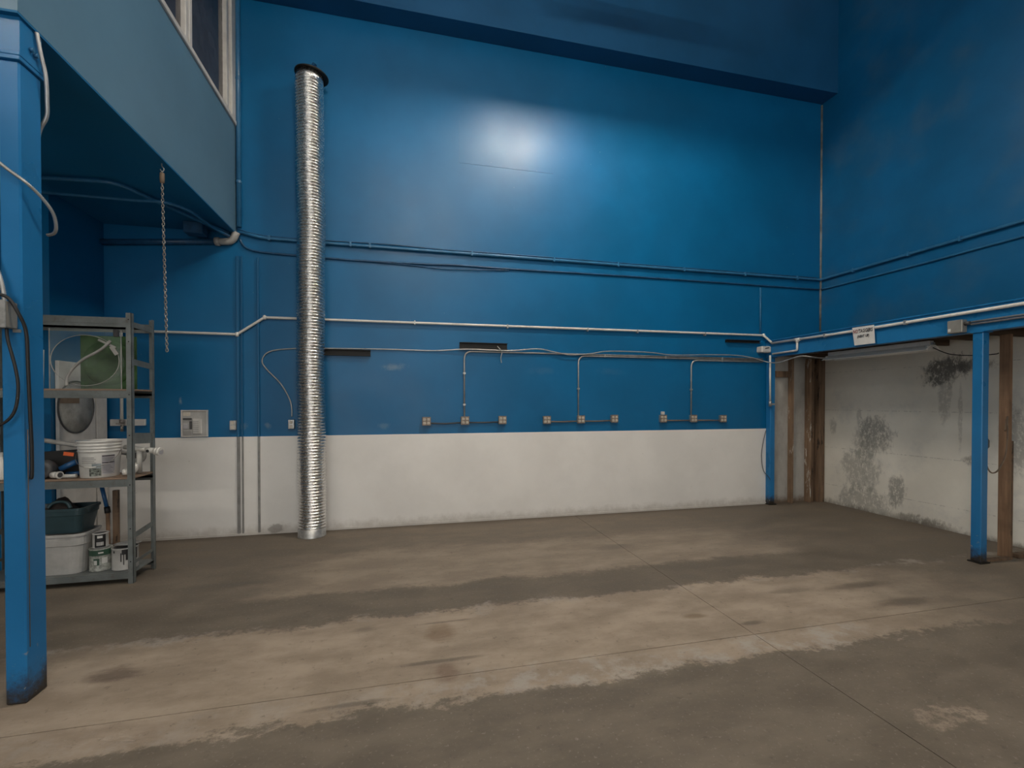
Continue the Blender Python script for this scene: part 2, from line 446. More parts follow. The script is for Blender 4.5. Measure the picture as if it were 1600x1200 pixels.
wb = struct('wall_back', MB().box(-3.6, XR + .2, YB, YB + .2, 0, ZC), M['wall_back'], 'tall blue-painted back wall', 'wall')
obj('patch_panel', MB().box(.755, 2.10, YB - .004, YB, 4.93, 5.50), M['wall_back'], wb)
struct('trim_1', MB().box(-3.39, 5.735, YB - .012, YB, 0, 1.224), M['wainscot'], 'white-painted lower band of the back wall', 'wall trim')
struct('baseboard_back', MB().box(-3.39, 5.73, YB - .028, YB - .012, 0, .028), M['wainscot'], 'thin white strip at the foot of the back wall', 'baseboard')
struct('trim_2', MB().box(-1.95, XR, 6.01, YB, 6.62, ZC), M['header'], 'blue projecting header high across the back wall', 'wall trim')
for i, (xx, w, zt) in enumerate(((-1.985, .034, 3.45), (-1.938, .018, 3.45), (-1.756, .026, 3.45))):
    struct('trim_%d' % (3 + i), MB().box(xx - w / 2, xx + w / 2, YB - .028, YB - .0125, .02, zt, .004), M['batten'], ['wide grey-and-blue vertical strip left of the foil duct', 'narrow vertical strip beside the wide one left of the foil duct', 'single vertical strip closest to the foil duct'][i], 'wall trim')
struct('wall_right', MB().box(XR, XR + .2, YF, YB + .2, 0, ZC), M['wall_right'], 'right wall, blue above and stained whitish masonry below', 'wall')
struct('trim_6', MB().tube([(XR - .006, YB - .006, 2.66), (XR - .006, YB - .006, 6.6)], .017, 6), M['caulk'], 'pale caulk line in the corner of the blue walls', 'wall trim')
struct('wall_left', MB().box(-3.6, -3.39, 5.60, YB, 0, 3.73).box(XL, -3.39, 5.45, 5.60, 0, 3.73), M['blue'], 'dark blue wall under the mezzanine', 'wall')
struct('wall_far_left', MB().box(XL - .2, XL, YF, YB + .2, 0, ZC), M['dim'], 'far left wall of the hall out of view', 'wall')
struct('wall_front', MB().box(XL, -4.5, YF - .2, YF, 0, ZC).box(2.5, XR + .2, YF - .2, YF, 0, ZC).box(-4.5, 2.5, YF - .2, YF, 4.4, ZC), M['dim'], 'wall behind the viewer with an open loading door', 'wall')
struct('ceiling', MB().box(XL, XR + .2, YF - .2, YB + .2, ZC, ZC + .2), M['ceil'], 'high warehouse ceiling out of view', 'ceiling')

# mezzanine: soffit, fascia wall, window above it
FX = -1.993
struct('ceiling_mezzanine', MB().box(XL, FX - .13, 3.0, YB, 3.73, 3.95).box(FX - .13, FX - .001, 3.0, YB, 3.722, 3.735), M['soffit'], 'dark blue underside of the mezzanine', 'soffit')
fz = MB().box(FX - .12, FX, 3.0, YB, 3.735, 5.03).box(FX - .12, FX, 3.0, 3.9, 5.03, ZC).box(FX - .12, FX, 3.9, YB, 7.25, ZC)
struct('wall_mezzanine', fz, M['fascia'], 'pale blue side wall of the mezzanine under the white window', 'wall')
struct('wall_mezzanine_front', MB().box(XL, FX - .005, 3.0, 3.12, 3.95, ZC), M['fascia'], 'front wall of the mezzanine room', 'wall')
w1 = struct('window_1', MB().box(FX - .06, FX - .05, 3.95, 6.24, 5.08, 7.2), M['glass'], 'dark window with white frame in the mezzanine wall', 'window')
obj('window_sill', MB().box(FX - .10, FX + .022, 3.9, 6.285, 5.025, 5.075, .004), M['white'], w1)
obj('window_head', MB().box(FX - .10, FX + .015, 3.9, 6.285, 7.2, 7.25, .004), M['white'], w1)
for (y0, y1, d) in ((6.13, 6.285, .012), (3.9, 3.96, .012)): obj('window_jamb', MB().box(FX - .10, FX + d, y0, y1, 5.075, 7.2, .004), M['white'], w1)
for (y0, y1) in ((6.02, 6.085), (5.06, 5.12), (4.98, 5.04)): obj('sash_stile', MB().box(FX - .075, FX - .008, y0, y1, 5.075, 7.2, .004), M['white'], w1)
obj('sash_rail', MB().box(FX - .075, FX - .012, 3.96, 6.13, 5.075, 5.105, .003), M['white'], w1)

# ================================================================ ceiling fluorescent fixtures (they light the hall)
def high_bay(loc, label, hooded=False):
    t = thing('fluorescent_high_bay' if hooded else 'fluorescent_strip', label, 'ceiling light', loc, None if hooded else 'unseen bare fluorescent strips hung from the ceiling')
    L = 1.25
    if hooded:
        # hood: trapezoid trough, open below, ends closed
        prof = [(-.155, 0), (-.06, .17), (.06, .17), (.155, 0), (.147, 0), (.053, .162), (-.053, .162), (-.147, 0)]
        n = len(prof); mb = MB()
        mb.add([(-L / 2, a, b) for a, b in prof] + [(L / 2, a, b) for a, b in prof], [(i, (i + 1) % n, n + (i + 1) % n, n + i) for i in range(n)])
        for x in (-L / 2, L / 2): mb.add([(x, -.155, 0), (x, -.06, .17), (x, .06, .17), (x, .155, 0)], [(0, 1, 2, 3)])
        obj('hood', mb, M['reflector'], t, True)
        zt = .077
    else:
        obj('channel', MB().box(-L / 2, L / 2, -.06, .06, .10, .17, .006), M['reflector'], t, True)
        zt = .06
        for x in (-L / 2, L / 2 - .03): obj('lamp_holder', MB().box(x, x + .03, -.03, .03, .03, .10, .004), M['white'], t, True)
    obj('lamp_tube', MB().tube([(-L / 2 + .04, 0, zt), (L / 2 - .04, 0, zt)], .019, 10), M['tube' if hooded else 'tube_strip'], t, True)
    for x in (-.45, .45): obj('hanger_rod', MB().tube([(x, 0, .165), (x, 0, ZC - loc[2])], .006, 6), M['galv'], t, True)
    return t
high_bay((2.15, 3.75, 6.83), 'hooded fluorescent fixture hung nearest the blue back wall', True)
high_bay((.3, .6, 6.60), 'unseen bare fluorescent strip hung nearest the mezzanine edge')
high_bay((.8, -2.6, 6.60), 'unseen bare fluorescent strip hung behind the viewer')
high_bay((-4.8, -1.6, 6.60), 'unseen bare fluorescent strip hung far to the left')

# ================================================================ foil duct
dx, dy, dr = -1.107, 6.078, .158
t = thing('flexible_duct', 'tall silver foil flexible duct standing against the blue wall', 'duct', (dx, dy, 0))
prof = []; z = .095; pitch = .0365
mb = MB(); n = 40; rows = []
while z < 5.585:
    for (dz, dd) in ((0, -.017), (.004, -.017), (.0085, .0), (.017, .005), (.029, .003)):
        rows.append((z + dz, dr + dd))
    z += pitch
vs = []; fs = []
for (zz, rr) in rows:
    ox = .006 * math.sin(zz * 2.1) + .004 * math.sin(zz * 5.3); oy = .004 * math.sin(zz * 3.3 + 1)
    for k in range(n):
        a = 2 * math.pi * k / n; j = .0022 * math.sin(k * 3.7 + zz * 41) + .0016 * math.sin(k * 7.1 + zz * 87)
        vs.append((dx + ox + (rr + j) * math.cos(a), dy + oy + (rr + j) * math.sin(a), zz))
for i in range(len(rows) - 1):
    for k in range(n): fs.append((i * n + k, i * n + (k + 1) % n, (i + 1) * n + (k + 1) % n, (i + 1) * n + k))
obj('corrugated_tube', mb.add(vs, fs, True), M['foil'], t)
obj('foot_collar', MB().lathe([(.150, .11), (.160, .105), (.163, .006), (.166, .0), (.14, 0.0)], (dx, dy, 0), 40), M['galv'], t)['label'] = 'smooth grey sheet-metal collar on the floor'
obj('top_collar', MB().lathe([(.150, 5.56), (.156, 5.57), (.156, 5.66), (.148, 5.66)], (dx, dy, 0), 40), M['foil'], t)
Mt = Matrix.Rotation(R(5), 3, 'Y')
obj('top_flange', MB().lathe([(.150, 0), (.195, 0), (.195, .010), (.0, .010)], (dx + .018, dy + .012, 5.66), 40, Mt, False), M['blackmetal'], t)['label'] = 'dark flat flange at the top'
obj('support_rod', MB().tube([(dx - .03, dy, 5.66), (dx + .02, YB - .09, 5.90), (dx + .033, YB - .02, 5.93)], .014, 8), M['cable_blue'], t)

# ================================================================ blue conduits and cables running round both walls
def run(name, label, path, r, mat, cat, n=8, fil=0.0, smooth=False, group=None):
    p = fillet(path, fil) if fil else (catmull(path) if smooth else path)
    o = obj(name, MB().tube(p, r, n), mat)
    return tag(o, label, cat, group)

yw = YB - .03
c1 = run('wall_conduit', 'thick blue conduit crossing both blue walls above the white pipe', [(-1.95, yw, 3.74), (-1.70, yw, 3.692), (-1.0, yw, 3.687), (3, yw, 3.69), (XR - .03, yw, 3.694), (XR - .03, 3.7, 3.69), (XR - .03, .5, 3.69)], .021, M['pipe_blue'], 'conduit', fil=.06)
for xx in (-1.62, -.66, -.42, .92, 2.1, 3.1, 4.2, 5.3, 6.3): obj('strap', MB().box(xx - .012, xx + .012, YB - .056, YB, 3.662, 3.725), M['pipe_blue'], c1)
for yy in (5.7, 4.9, 4.3, 3.5): obj('strap', MB().box(XR - .056, XR, yy - .012, yy + .012, 3.662, 3.725), M['pipe_blue'], c1)
run('wall_cable', 'thin dark cable lying along the top of the thick blue conduit', [(-2.02, YB - .02, 3.80), (-1.70, YB - .018, 3.725), (-1.0, YB - .018, 3.722), (-.2, YB - .018, 3.735), (.5, YB - .018, 3.722), (1.5, YB - .018, 3.726), (4, YB - .018, 3.724), (6.7, YB - .018, 3.725)], .008, M['cable_blue'], 'cable', 6, smooth=True)
run('wall_cable', 'sagging dark cable bundle below the thick blue conduit', [(-1.96, YB - .02, 3.67), (-1.80, YB - .018, 3.53), (-1.0, YB - .015, 3.504), (-.5, YB - .018, 3.497), (.2, YB - .02, 3.508), (.8, YB - .015, 3.525), (1.5, YB - .016, 3.522), (3, YB - .015, 3.535), (4.6, YB - .015, 3.538), (6.76, YB - .015, 3.534)], .013, M['cable_blue'], 'cable', 6, smooth=True)
run('wall_cable', 'loose dark cable drooping just under the sagging cable bundle', [(-.45, YB - .018, 3.49), (.1, YB - .016, 3.482), (.5, YB - .016, 3.462), (.95, YB - .016, 3.475), (1.45, YB - .016, 3.505)], .007, M['cable_blue'], 'cable', 6, smooth=True)
run('wall_cable', 'lower blue cable on the right wall above the steel beam', [(XR - .015, 6.27, 3.534), (XR - .015, 5.4, 3.525), (XR - .018, 4.6, 3.517), (XR - .015, 3.7, 3.522), (XR - .015, .5, 3.522)], .014, M['pipe_blue'], 'cable', 6, smooth=True)
run('wall_conduit', 'short vertical blue conduit above the corner post', [(5.61, YB - .015, 2.77), (5.61, YB - .015, 3.50)], .014, M['pipe_blue'], 'conduit')
# pipes around the mezzanine corner
vp = run('wall_pipe', 'vertical blue pipe in the corner of the mezzanine wall', [(-1.958, YB - .035, 3.80), (-1.958, YB - .035, ZC - .02)], .028, M['pipe_blue'], 'pipe', 12)
for zz in (4.35, 5.6, 6.9): obj('strap', MB().lathe([(.034, zz - .015), (.034, zz + .015)], (-1.958, YB - .035, 0), 14), M['pipe_blue'], vp)
bp = thing('wall_pipe', 'thick blue pipe running under the mezzanine to its corner', 'pipe', (-2.7, YB - .05, 3.5))
obj('pipe_body', MB().tube([(-3.385, YB - .05, 3.50), (-2.20, YB - .05, 3.60)], .034, 12), M['cable_blue'], bp)
obj('elbow', MB().tube(fillet([(-2.22, YB - .05, 3.598), (-2.03, YB - .05, 3.612), (-1.985, YB - .05, 3.73)], .09), .042, 12), M['greypipe'], bp)['label'] = 'grey bare elbow'
obj('coupling', MB().tube([(-2.215, YB - .05, 3.598), (-2.165, YB - .05, 3.602)], .052, 12), M['greypipe'], bp)
run('soffit_conduit', 'bent conduit under the mezzanine farther from the back wall', [(-3.385, 5.10, 3.70), (-2.60, 5.02, 3.70), (-2.47, 5.36, 3.70), (-2.20, 5.95, 3.70), (-2.06, 6.2, 3.70)], .018, M['pipe_blue'], 'conduit', fil=.15)
run('soffit_conduit', 'second bent conduit under the mezzanine crossing the first', [(-3.385, 5.31, 3.655), (-2.52, 5.31, 3.655), (-2.33, 5.27, 3.655), (-2.17, 5.43, 3.655), (-2.12, 5.95, 3.655), (-2.04, 6.18, 3.655)], .016, M['pipe_blue'], 'conduit', fil=.12)
tag(obj('junction_box', MB().box(-2.45, -2.25, 5.98, 6.13, 3.60, 3.73, .008), M['cable_blue']), 'dark blue junction box tucked under the mezzanine corner', 'junction box')

# ================================================================ white PVC pipe, flexible cable, steel conduits
pv = thing('water_pipe', 'long white PVC pipe bending upward past the foil duct', 'pipe', (1.5, YB, 2.7))
obj('pipe_body', MB().tube(fillet([(-3.20, YB - .03, 2.49), (-1.99, YB - .03, 2.486), (-1.68, YB - .03, 2.707), (5.66, YB - .03, 2.732), (5.695, 6.14, 2.60)], .03), .0165, 10), M['pvc'], pv)
for (xx, zz) in ((-1.99, 2.486), (-1.68, 2.707), (5.66, 2.732)): obj('elbow', MB().lathe([(.0, -.03), (.021, -.022), (.023, 0), (.021, .022), (0, .03)], (xx, YB - .03, zz), 10), M['pvc'], pv)
for xx in (.15, 1.42, 2.62, 3.42, 4.58): obj('pipe_clip', MB().box(xx - .009, xx + .009, YB - .05, YB - .001, 2.69, 2.742 + .0), M['emt'], pv)
pb = thing('water_pipe', 'white PVC pipe running along the face of the blue beam', 'pipe', (5.70, 4.5, 2.58))
obj('pipe_body', MB().tube([(5.705, 6.14, 2.590), (5.705, 5.0, 2.578), (5.705, 1.0, 2.592)], .018, 10), M['pvc'], pb)
obj('tee', MB().tube([(5.705, 5.72, 2.585), (5.705, 5.61, 2.584)], .024, 10).tube([(5.705, 5.665, 2.585), (5.705, 5.665, 2.545)], .023, 10), M['pvc'], pb)
obj('drop_pipe', MB().tube(fillet([(5.705, 5.665, 2.57), (5.705, 5.665, 2.425), (5.705, 6.13, 2.418)], .025), .015, 10), M['pvc'], pb)
for yy in (4.15, 5.2, 3.0): obj('pipe_clip', MB().box(5.68, 5.7285, yy - .01, yy + .01, 2.555, 2.605), M['emt'], pb)
vd = thing('drop_pipe', 'thin white pipe hanging down the corner post with a valve at its end', 'pipe', (5.70, 6.17, 1.6))
obj('pipe_body', MB().tube([(5.695, 6.17, 2.40), (5.70, 6.17, 1.66)], .014, 10), M['pvc'], vd)
obj('valve', MB().tube([(5.70, 6.17, 1.67), (5.70, 6.17, 1.585)], .022, 10).tube([(5.70, 6.19, 1.62), (5.70, 6.12, 1.62)], .013, 8).box(5.665, 5.735, 6.112, 6.122, 1.605, 1.635), M['galv'], vd)
cb = thing('control_box', 'small white box beside the top of the corner post', 'box', (5.62, 6.2, 2.44))
obj('housing', MB().box(5.545, 5.72, 6.17, YB - .001, 2.445, 2.545, .014), M['white'], cb)
obj('slot', MB().bar((5.60, 6.168, 2.505), (5.675, 6.168, 2.522), .004, .016), M['dgrey'], cb)
run('thin_wire', 'thin black wire looping beside the foot of the corner post', [(5.715, YB - .035, 1.20), (5.66, YB - .035, 1.0), (5.635, YB - .03, .78), (5.67, YB - .035, .55), (5.72, 6.20, .44), (5.727, 6.19, .40)], .0045, M['black'], 'wire', 6, smooth=True)

run('flexible_cable', 'grey flexible cable looping out from behind the foil duct', [(-1.372, YB - .03, 1.47), (-1.39, YB - .02, 1.66), (-1.50, YB - .016, 1.88), (-1.66, YB - .016, 2.06), (-1.715, YB - .016, 2.17), (-1.64, YB - .016, 2.28), (-1.42, YB - .016, 2.325), (-1.0, YB - .016, 2.343), (-.25, YB - .016, 2.352), (.4, YB - .016, 2.35), (.85, YB - .040, 2.378), (1.45, YB - .040, 2.374), (1.85, YB - .040, 2.41), (2.12, YB - .040, 2.37), (2.35, YB - .040, 2.337), (2.65, YB - .040, 2.36), (2.96, YB - .040, 2.405), (3.6, YB - .040, 2.405), (4.0, YB - .040, 2.375), (4.6, YB - .040, 2.392), (5.1, YB - .040, 2.398), (5.4, 6.22, 2.36), (5.63, 6.15, 2.29), (5.66, 5.95, 2.27), (5.69, 5.62, 2.33), (5.78, 5.50, 2.315), (5.90, 5.475, 2.30), (6.0, 5.455, 2.30)], .0085, M['emt'], 'cable', 6, smooth=True)
drops = (('steel conduit dropping to the outlet trio nearest the foil duct', .815, 2.352, 0), ('steel conduit dropping to the middle outlet trio', 2.485, 2.328, 1), ('steel conduit dropping to the outlet trio nearest the corner post', 4.35, 2.304, 2))
for lab, xx, zz, k in drops:
    o = run('steel_conduit', lab, [(xx, YB - .016, 1.455), (xx, YB - .016, zz), (5.66, YB - .016, zz)], .0115, M['emt'], 'conduit', 8, .11, group='steel conduits feeding the outlets')
    for zc in (2.05, 1.62) if k == 0 else (1.85,): obj('strap', MB().box(xx - .018, xx + .018, YB - .03, YB - .001, zc - .012, zc + .012), M['emt'], o)
    for xc in (2.9, 3.9, 4.9): 
        if xc > xx + .3: obj('strap', MB().box(xc - .01, xc + .01, YB - .030, YB - .001, zz - .0117, zz + .0117), M['emt'], o)

# outlets
oproto = None
def quad_outlet(x, z, label):
    global oproto
    if oproto is None:
        t = thing('outlet_box', label, 'electrical outlet', (x, YB, z), 'four-socket outlet boxes on the blue wall')
        obj('box', MB().box(-.054, .054, -.052, 0, -.054, .054, .006), M['galv'], t, True)
        obj('cover_plate', MB().box(-.057, .057, -.057, -.0525, -.057, .057, .002), M['plate'], t, True)
        for sx in (-1, 1):
            for sz in (-1, 1):
                a = obj('socket', MB().box(sx * .026 - .018, sx * .026 + .018, -.063, -.0572, sz * .024 - .016, sz * .024 + .016, .004), M['cream'], t, True)
                b = obj('slot', MB().box(sx * .026 - .009, sx * .026 - .006, -.0634, -.0628, sz * .024 - .006, sz * .024 + .006).box(sx * .026 + .005, sx * .026 + .008, -.0634, -.0628, sz * .024 - .005, sz * .024 + .005), M['black'], a, True)
        oproto = t
        return t
    t = oproto.copy(); COL.objects.link(t); t.location = (x, YB, z); t['label'] = label
    for ch in list(oproto.children):
        c = ch.copy(); COL.objects.link(c); c.parent = t
        for gch in ch.children:
            d = gch.copy(); COL.objects.link(d); d.parent = c
    return t
trio = ('of the trio nearest the foil duct', 'of the middle outlet trio', 'of the trio nearest the corner post')
side = ('left', 'middle', 'right')
oxs = ((.30, 1.396), (.821, 1.40), (1.345, 1.404)), ((1.995, 1.40), (2.515, 1.403), (3.044, 1.408)), ((3.852, 1.402), (4.375, 1.40), (4.904, 1.394))
for a in range(3):
    for b in range(3):
        quad_outlet(oxs[a][b][0], oxs[a][b][1], side[b] + ' four-socket metal outlet box ' + trio[a])
    for b in range(2):
        x0, z0 = oxs[a][b]; x1, z1 = oxs[a][b + 1]
        run('link_conduit', 'short conduit joining the ' + side[b] + ' and ' + side[b + 1] + ' boxes ' + trio[a], [(x0 + .056, YB - .02, z0 - .028), ((x0 + x1) / 2, YB - .016, z0 - .030 - (.006 if a == 0 and b == 0 else 0)), (x1 - .056, YB - .02, z1 - .028)], .0095, M['dgrey'] if a == 0 else M['brown'], 'conduit', 8, group='short conduits between outlet boxes')
tag(obj('wall_tag', MB().box(3.83, 3.885, YB - .03, YB, 1.463, 1.51, .003), M['white']), 'small white plastic tag above the left box nearest the corner post', 'tag')
def duplex(x, z, label):
    t = thing('outlet_box', label, 'electrical outlet', (x, YB - .012, z), 'two-socket outlet boxes on the left of the wall')
    obj('box', MB().box(-.036, .036, -.05, 0.0, -.058, .058, .005), M['galv'], t, True)
    for sz in (-1, 1): obj('socket', MB().box(-.019, .017, -.056, -.0505, sz * .026 - .018, sz * .026 + .018, .004), M['cream'], t, True)
duplex(-2.035, 1.37, 'two-socket outlet box beside the vertical wall strips')
duplex(-1.375, 1.375, 'two-socket outlet box half hidden by the foil duct')
# black bars
for (x0, x1, z0, z1, lab) in ((-1.0, -.42, 2.255, 2.335, 'black steel bar on the wall just right of the foil duct'), (.751, 1.419, 2.388, 2.475, 'black steel bar above the outlet trio nearest the foil duct'), (4.967, 5.60, 2.602, 2.645, 'slim black steel bar next to the corner post')):
    tag(obj('wall_bar', MB().prism([(YB, z0), (YB - .045, z0), (YB - .045, z0 + .008), (YB - .012, z0 + .012), (YB - .012, z1 - .012), (YB - .045, z1 - .008), (YB - .045, z1), (YB, z1)], 0, x0, x1), M['blackmetal']), lab, 'steel bar', 'black bars on the back wall')
run('loose_wire', 'short loose wire hanging from the middle black bar', [(1.27, YB - .055, 2.43), (1.31, YB - .065, 2.385), (1.335, YB - .062, 2.35), (1.32, YB - .055, 2.27), (1.33, YB - .05, 2.20)], .006, M['emt'], 'wire', 6, smooth=True)

# open electrical panel on the wall
t = thing('electrical_panel', 'square grey open electrical panel above the white band left of the duct', 'electrical panel', (-2.463, YB, 1.39))
x0, x1, z0, z1 = -2.606, -2.32, 1.232, 1.557
obj('backplate', MB().box(x0 + .008, x1 - .008, YB - .02, YB, z0 + .008, z1 - .008), M['tote'], t)
for (a, b, c, d) in ((x0, x0 + .013, z0, z1), (x1 - .013, x1, z0, z1), (x0 + .013, x1 - .013, z0, z0 + .013), (x0 + .013, x1 - .013, z1 - .013, z1)): obj('rim', MB().box(a, b, YB - .032, YB, c, d, .002), M['white'], t)
obj('info_label', MB().box(x0 + .022, x0 + .098, YB - .024, YB - .02, z1 - .072, z1 - .026), M['cream'], t)
obj('terminal_block', MB().box(x0 + .025, x0 + .115, YB - .036, YB - .02, z1 - .118, z1 - .096, .003), M['dgrey'], t)
obj('relay', MB().box(x0 + .092, x0 + .118, YB - .036, YB - .02, z0 + .095, z1 - .135, .004), M['dgrey'], t)
obj('module', MB().box(x0 + .025, x0 + .08, YB - .032, YB - .02, z0 + .095, z0 + .16, .004), M['label'], t)
bl = obj('cover', MB().box(x0 + .125, x0 + .225, YB - .038, YB - .02, z0 + .035, z0 + .22, .008), M['white'], t)
for k in range(6): obj('rib', MB().box(x0 + .135, x0 + .195, YB - .041, YB - .0375, z0 + .06 + k * .024, z0 + .068 + k * .024), M['greypipe'], bl)
obj('lower_plate', MB().box(x0 + .022, x0 + .11, YB - .026, YB - .02, z0 + .02, z0 + .075), M['greypipe'], t)

# ================================================================ framed bay on the right
bm = thing('steel_beam', 'long blue steel beam over the framed bay on the right', 'beam', (5.78, 3.7, 2.375))
obj('web', MB().box(5.73, 5.80, 1.0, 6.295, 2.375, 2.628), M['bluegloss'], bm)
obj('top_flange', MB().box(5.715, 5.85, 1.0, 6.295, 2.628, 2.645, .003), M['bluegloss'], bm)
obj('bottom_plate', MB().box(5.80, 5.85, 1.0, 6.295, 2.375, 2.385), M['bluegloss'], bm)
for (lab, y0, y1) in (('blue square steel post standing free under the beam at right', 3.43, 3.52), ('blue square steel post in the corner beside the white wall band', 6.195, 6.29)):
    p = thing('steel_post', lab, 'post', (5.775, (y0 + y1) / 2, 0), 'blue posts carrying the beam')
    obj('shaft', MB().box(5.73, 5.82, y0, y1, .012, 2.365, .006), M['post'], p)
    obj('cap_plate', MB().box(5.718, 5.85, y0 - .01, min(y1 + .01, 6.298), 2.365, 2.375), M['bluegloss'], p)
    obj('base_plate', MB().box(5.712, 5.845, y0 - .014, min(y1 + .014, 6.298), 0, .012), M['blackmetal'], p)
dk = thing('loft_deck', 'dark rough timber deck above the framed bay', 'deck', (6.3, 3.7, 2.37))
obj('plywood', MB().box(5.805, 6.80, 1.0, 6.29, 2.51, 2.53), M['ply'], dk)
for k in range(13):
    yy = 1.2 + k * .405
    obj('joist', MB().box(5.852, 6.805, yy - .019, yy + .019, 2.375 + .01 * (k % 2), 2.51), M['joist'], dk)
# studs
def stud(x0, x1, y0, y1, z1, mat, lab):
    tag(obj('wooden_stud', MB().box(x0, x1, y0, y1, .0, z1, .003), mat), lab, 'stud', 'timber studs of the framed bay')
stud(6.165, 6.205, 6.215, 6.298, 2.372, M['woodwhite'], 'paint-splashed wooden stud closest to the corner post')
stud(6.50, 6.54, 6.20, 6.298, 2.372, M['woodwhite'], 'thin whitish-edged stud left of the paired corner studs')
stud(6.545, 6.635, 6.24, 6.298, 2.372, M['wood2'], 'broad dark stained stud left in the corner pair')
stud(6.68, 6.80, 6.19, 6.298, 2.372, M['wood2'], 'dark stained stud hard in the corner of the walls')
tag(obj('blocking_board', MB().box(5.83, 6.16, 6.26, 6.298, 2.06, 2.16, .002), M['wood2']), 'short brown board across the top of the narrow bay', 'board')
stud(6.22, 6.262, 3.49, 3.58, 2.372, M['wood'], 'warm brown stud standing behind the free blue post')
stud(6.266, 6.31, 3.50, 3.585, 1.24, M['wood2'], 'short dark stud fixed to the warm brown one')
tag(obj('sill_plate', MB().box(6.315, 6.80, 3.45, 3.53, 0, .04, .003), M['wood2']), 'dark floor plate running from the brown stud to the right wall', 'timber plate')
tag(obj('floor_strip', MB().box(5.85, 6.215, 3.445, 3.50, 0, .022, .002), M['wood2']), 'low dark timber strip between the blue post and brown stud', 'timber strip')
# shop light under the joists
t = thing('shop_light', 'unlit white fluorescent shop light hanging under the blue beam', 'light fixture', (6.02, 4.75, 2.3))
X0 = 6.03
obj('channel', MB().box(X0 - .035, X0 + .035, 4.10, 5.42, 2.318, 2.374, .004), M['white'], t)
obj('reflector', MB().prism([(X0 - .036, 2.322), (X0 - .12, 2.262), (X0 - .118, 2.258), (X0 - .034, 2.316), (X0 + .034, 2.316), (X0 + .118, 2.258), (X0 + .12, 2.262), (X0 + .036, 2.322)], 1, 4.08, 5.44), M['reflector'], t)
for dx2 in (-.05, .05): obj('lamp_tube', MB().tube([(X0 + dx2, 4.13, 2.272), (X0 + dx2, 5.39, 2.272)], .014, 8), M['offtube'], t)
for yy in (4.09, 5.405): obj('end_cap', MB().box(X0 - .075, X0 + .075, yy, yy + .022, 2.258, 2.314, .003), M['white'], t)
for sx in (-.012, .012): obj('lamp_pin', MB().box(X0 + sx - .005, X0 + sx + .005, 4.075, 4.10, 2.325, 2.352), M['galv'], t)
run('extension_cable', 'thin dark cord from the shop light toward the free blue post', [(X0, 4.085, 2.29), (6.10, 3.95, 2.20), (6.18, 3.75, 2.17), (6.20, 3.60, 2.17), (6.215, 3.585, 2.18)], .006, M['black'], 'cord', 6, smooth=True)
# junction box and conduits on the beam
t = thing('junction_box', 'grey square junction box on the beam left of the free post', 'junction box', (5.70, 3.63, 2.37))
obj('housing', MB().box(5.655, 5.73, 3.565, 3.70, 2.382, 2.515, .005), M['greybox'], t)
obj('sticker', MB().box(5.653, 5.655, 3.665, 3.69, 2.40, 2.43), M['paper'], t)
obj('connector', MB().tube([(5.695, 3.565, 2.47), (5.695, 3.52, 2.47)], .020, 8), M['dgrey'], t)
for (zz, lab) in ((2.481, 'upper of two thin conduits on the beam right of the junction box'), (2.455, 'lower of two thin conduits on the beam right of the junction box')):
    run('beam_conduit', lab, [(5.712, 3.52, zz), (5.712, 1.0, zz + .004)], .0095, M['emt'], 'conduit', 8)
# paper notice
t = thing('paper_notice', 'white paper notice with hand lettering taped to the blue beam', 'notice', (5.68, 4.63, 2.38))
sh = MB(); NU, NV = 8, 8; vs = []; fs = []
c00, c10, c11, c01 = [Vector(q) for q in ((5.679, 4.752, 2.384), (5.679, 4.485, 2.382), (5.679, 4.50, 2.612), (5.679, 4.785, 2.617))]
for j in range(NV + 1):
    for i in range(NU + 1):
        u, v = i / NU, j / NV
        p = (c00 * (1 - u) + c10 * u) * (1 - v) + (c01 * (1 - u) + c11 * u) * v
        vs.append((p.x - .004 * math.sin(u * 3.1) * (1 - v), p.y, p.z))
m = len(vs); vs += [(a + .0008, b, c) for a, b, c in vs]
for j in range(NV):
    for i in range(NU):
        q = (j * (NU + 1) + i, j * (NU + 1) + i + 1, (j + 1) * (NU + 1) + i + 1, (j + 1) * (NU + 1) + i)
        fs += [q, tuple(k + m for k in q[::-1])]
obj('sheet', sh.add(vs, fs, True), M['paper'], t)
def text_mesh(name, body, size, origin, right, up, mat, parent, width=None):
    cu = bpy.data.curves.new(name, 'FONT'); cu.body = body; cu.size = size; cu.resolution_u = 2; cu.offset = .0016
    to = bpy.data.objects.new('tmp_text', cu); COL.objects.link(to)
    me = bpy.data.meshes.new_from_object(to.evaluated_get(bpy.context.evaluated_depsgraph_get()))
    bpy.data.objects.remove(to); 
    xs = [v.co.x for v in me.vertices]; sx = (width / (max(xs) - min(xs))) if width else 1
    r, u = Vector(right), Vector(up); o3 = Vector(origin); x0 = min(xs)
    for v in me.vertices: v.co = o3 + r * ((v.co.x - x0) * sx) + u * v.co.y
    me.materials.clear(); me.materials.append(mat); me.name = name
    o = bpy.data.objects.new(name, me); COL.objects.link(o); o.parent = parent
    o.matrix_parent_inverse = Matrix.Translation(-WLOC[parent.name])
    return o
rt = Vector((0, -1, -.012)).normalized()
text_mesh('lettering', 'NO', .066, (5.6735, 4.765, 2.540), rt, (0, 0, 1), M['redink'], t, .062)['label'] = 'red letters reading NO'
text_mesh('lettering', 'TAGGERS', .062, (5.6735, 4.697, 2.541), rt, (0, 0, 1), M['ink'], t, .185)['label'] = 'dark letters reading TAGGERS'
text_mesh('lettering', '(NEXT UP)', .045, (5.6735, 4.71, 2.478), rt, (0, 0, 1), M['ink'], t, .155)['label'] = 'smaller dark letters on the second line'
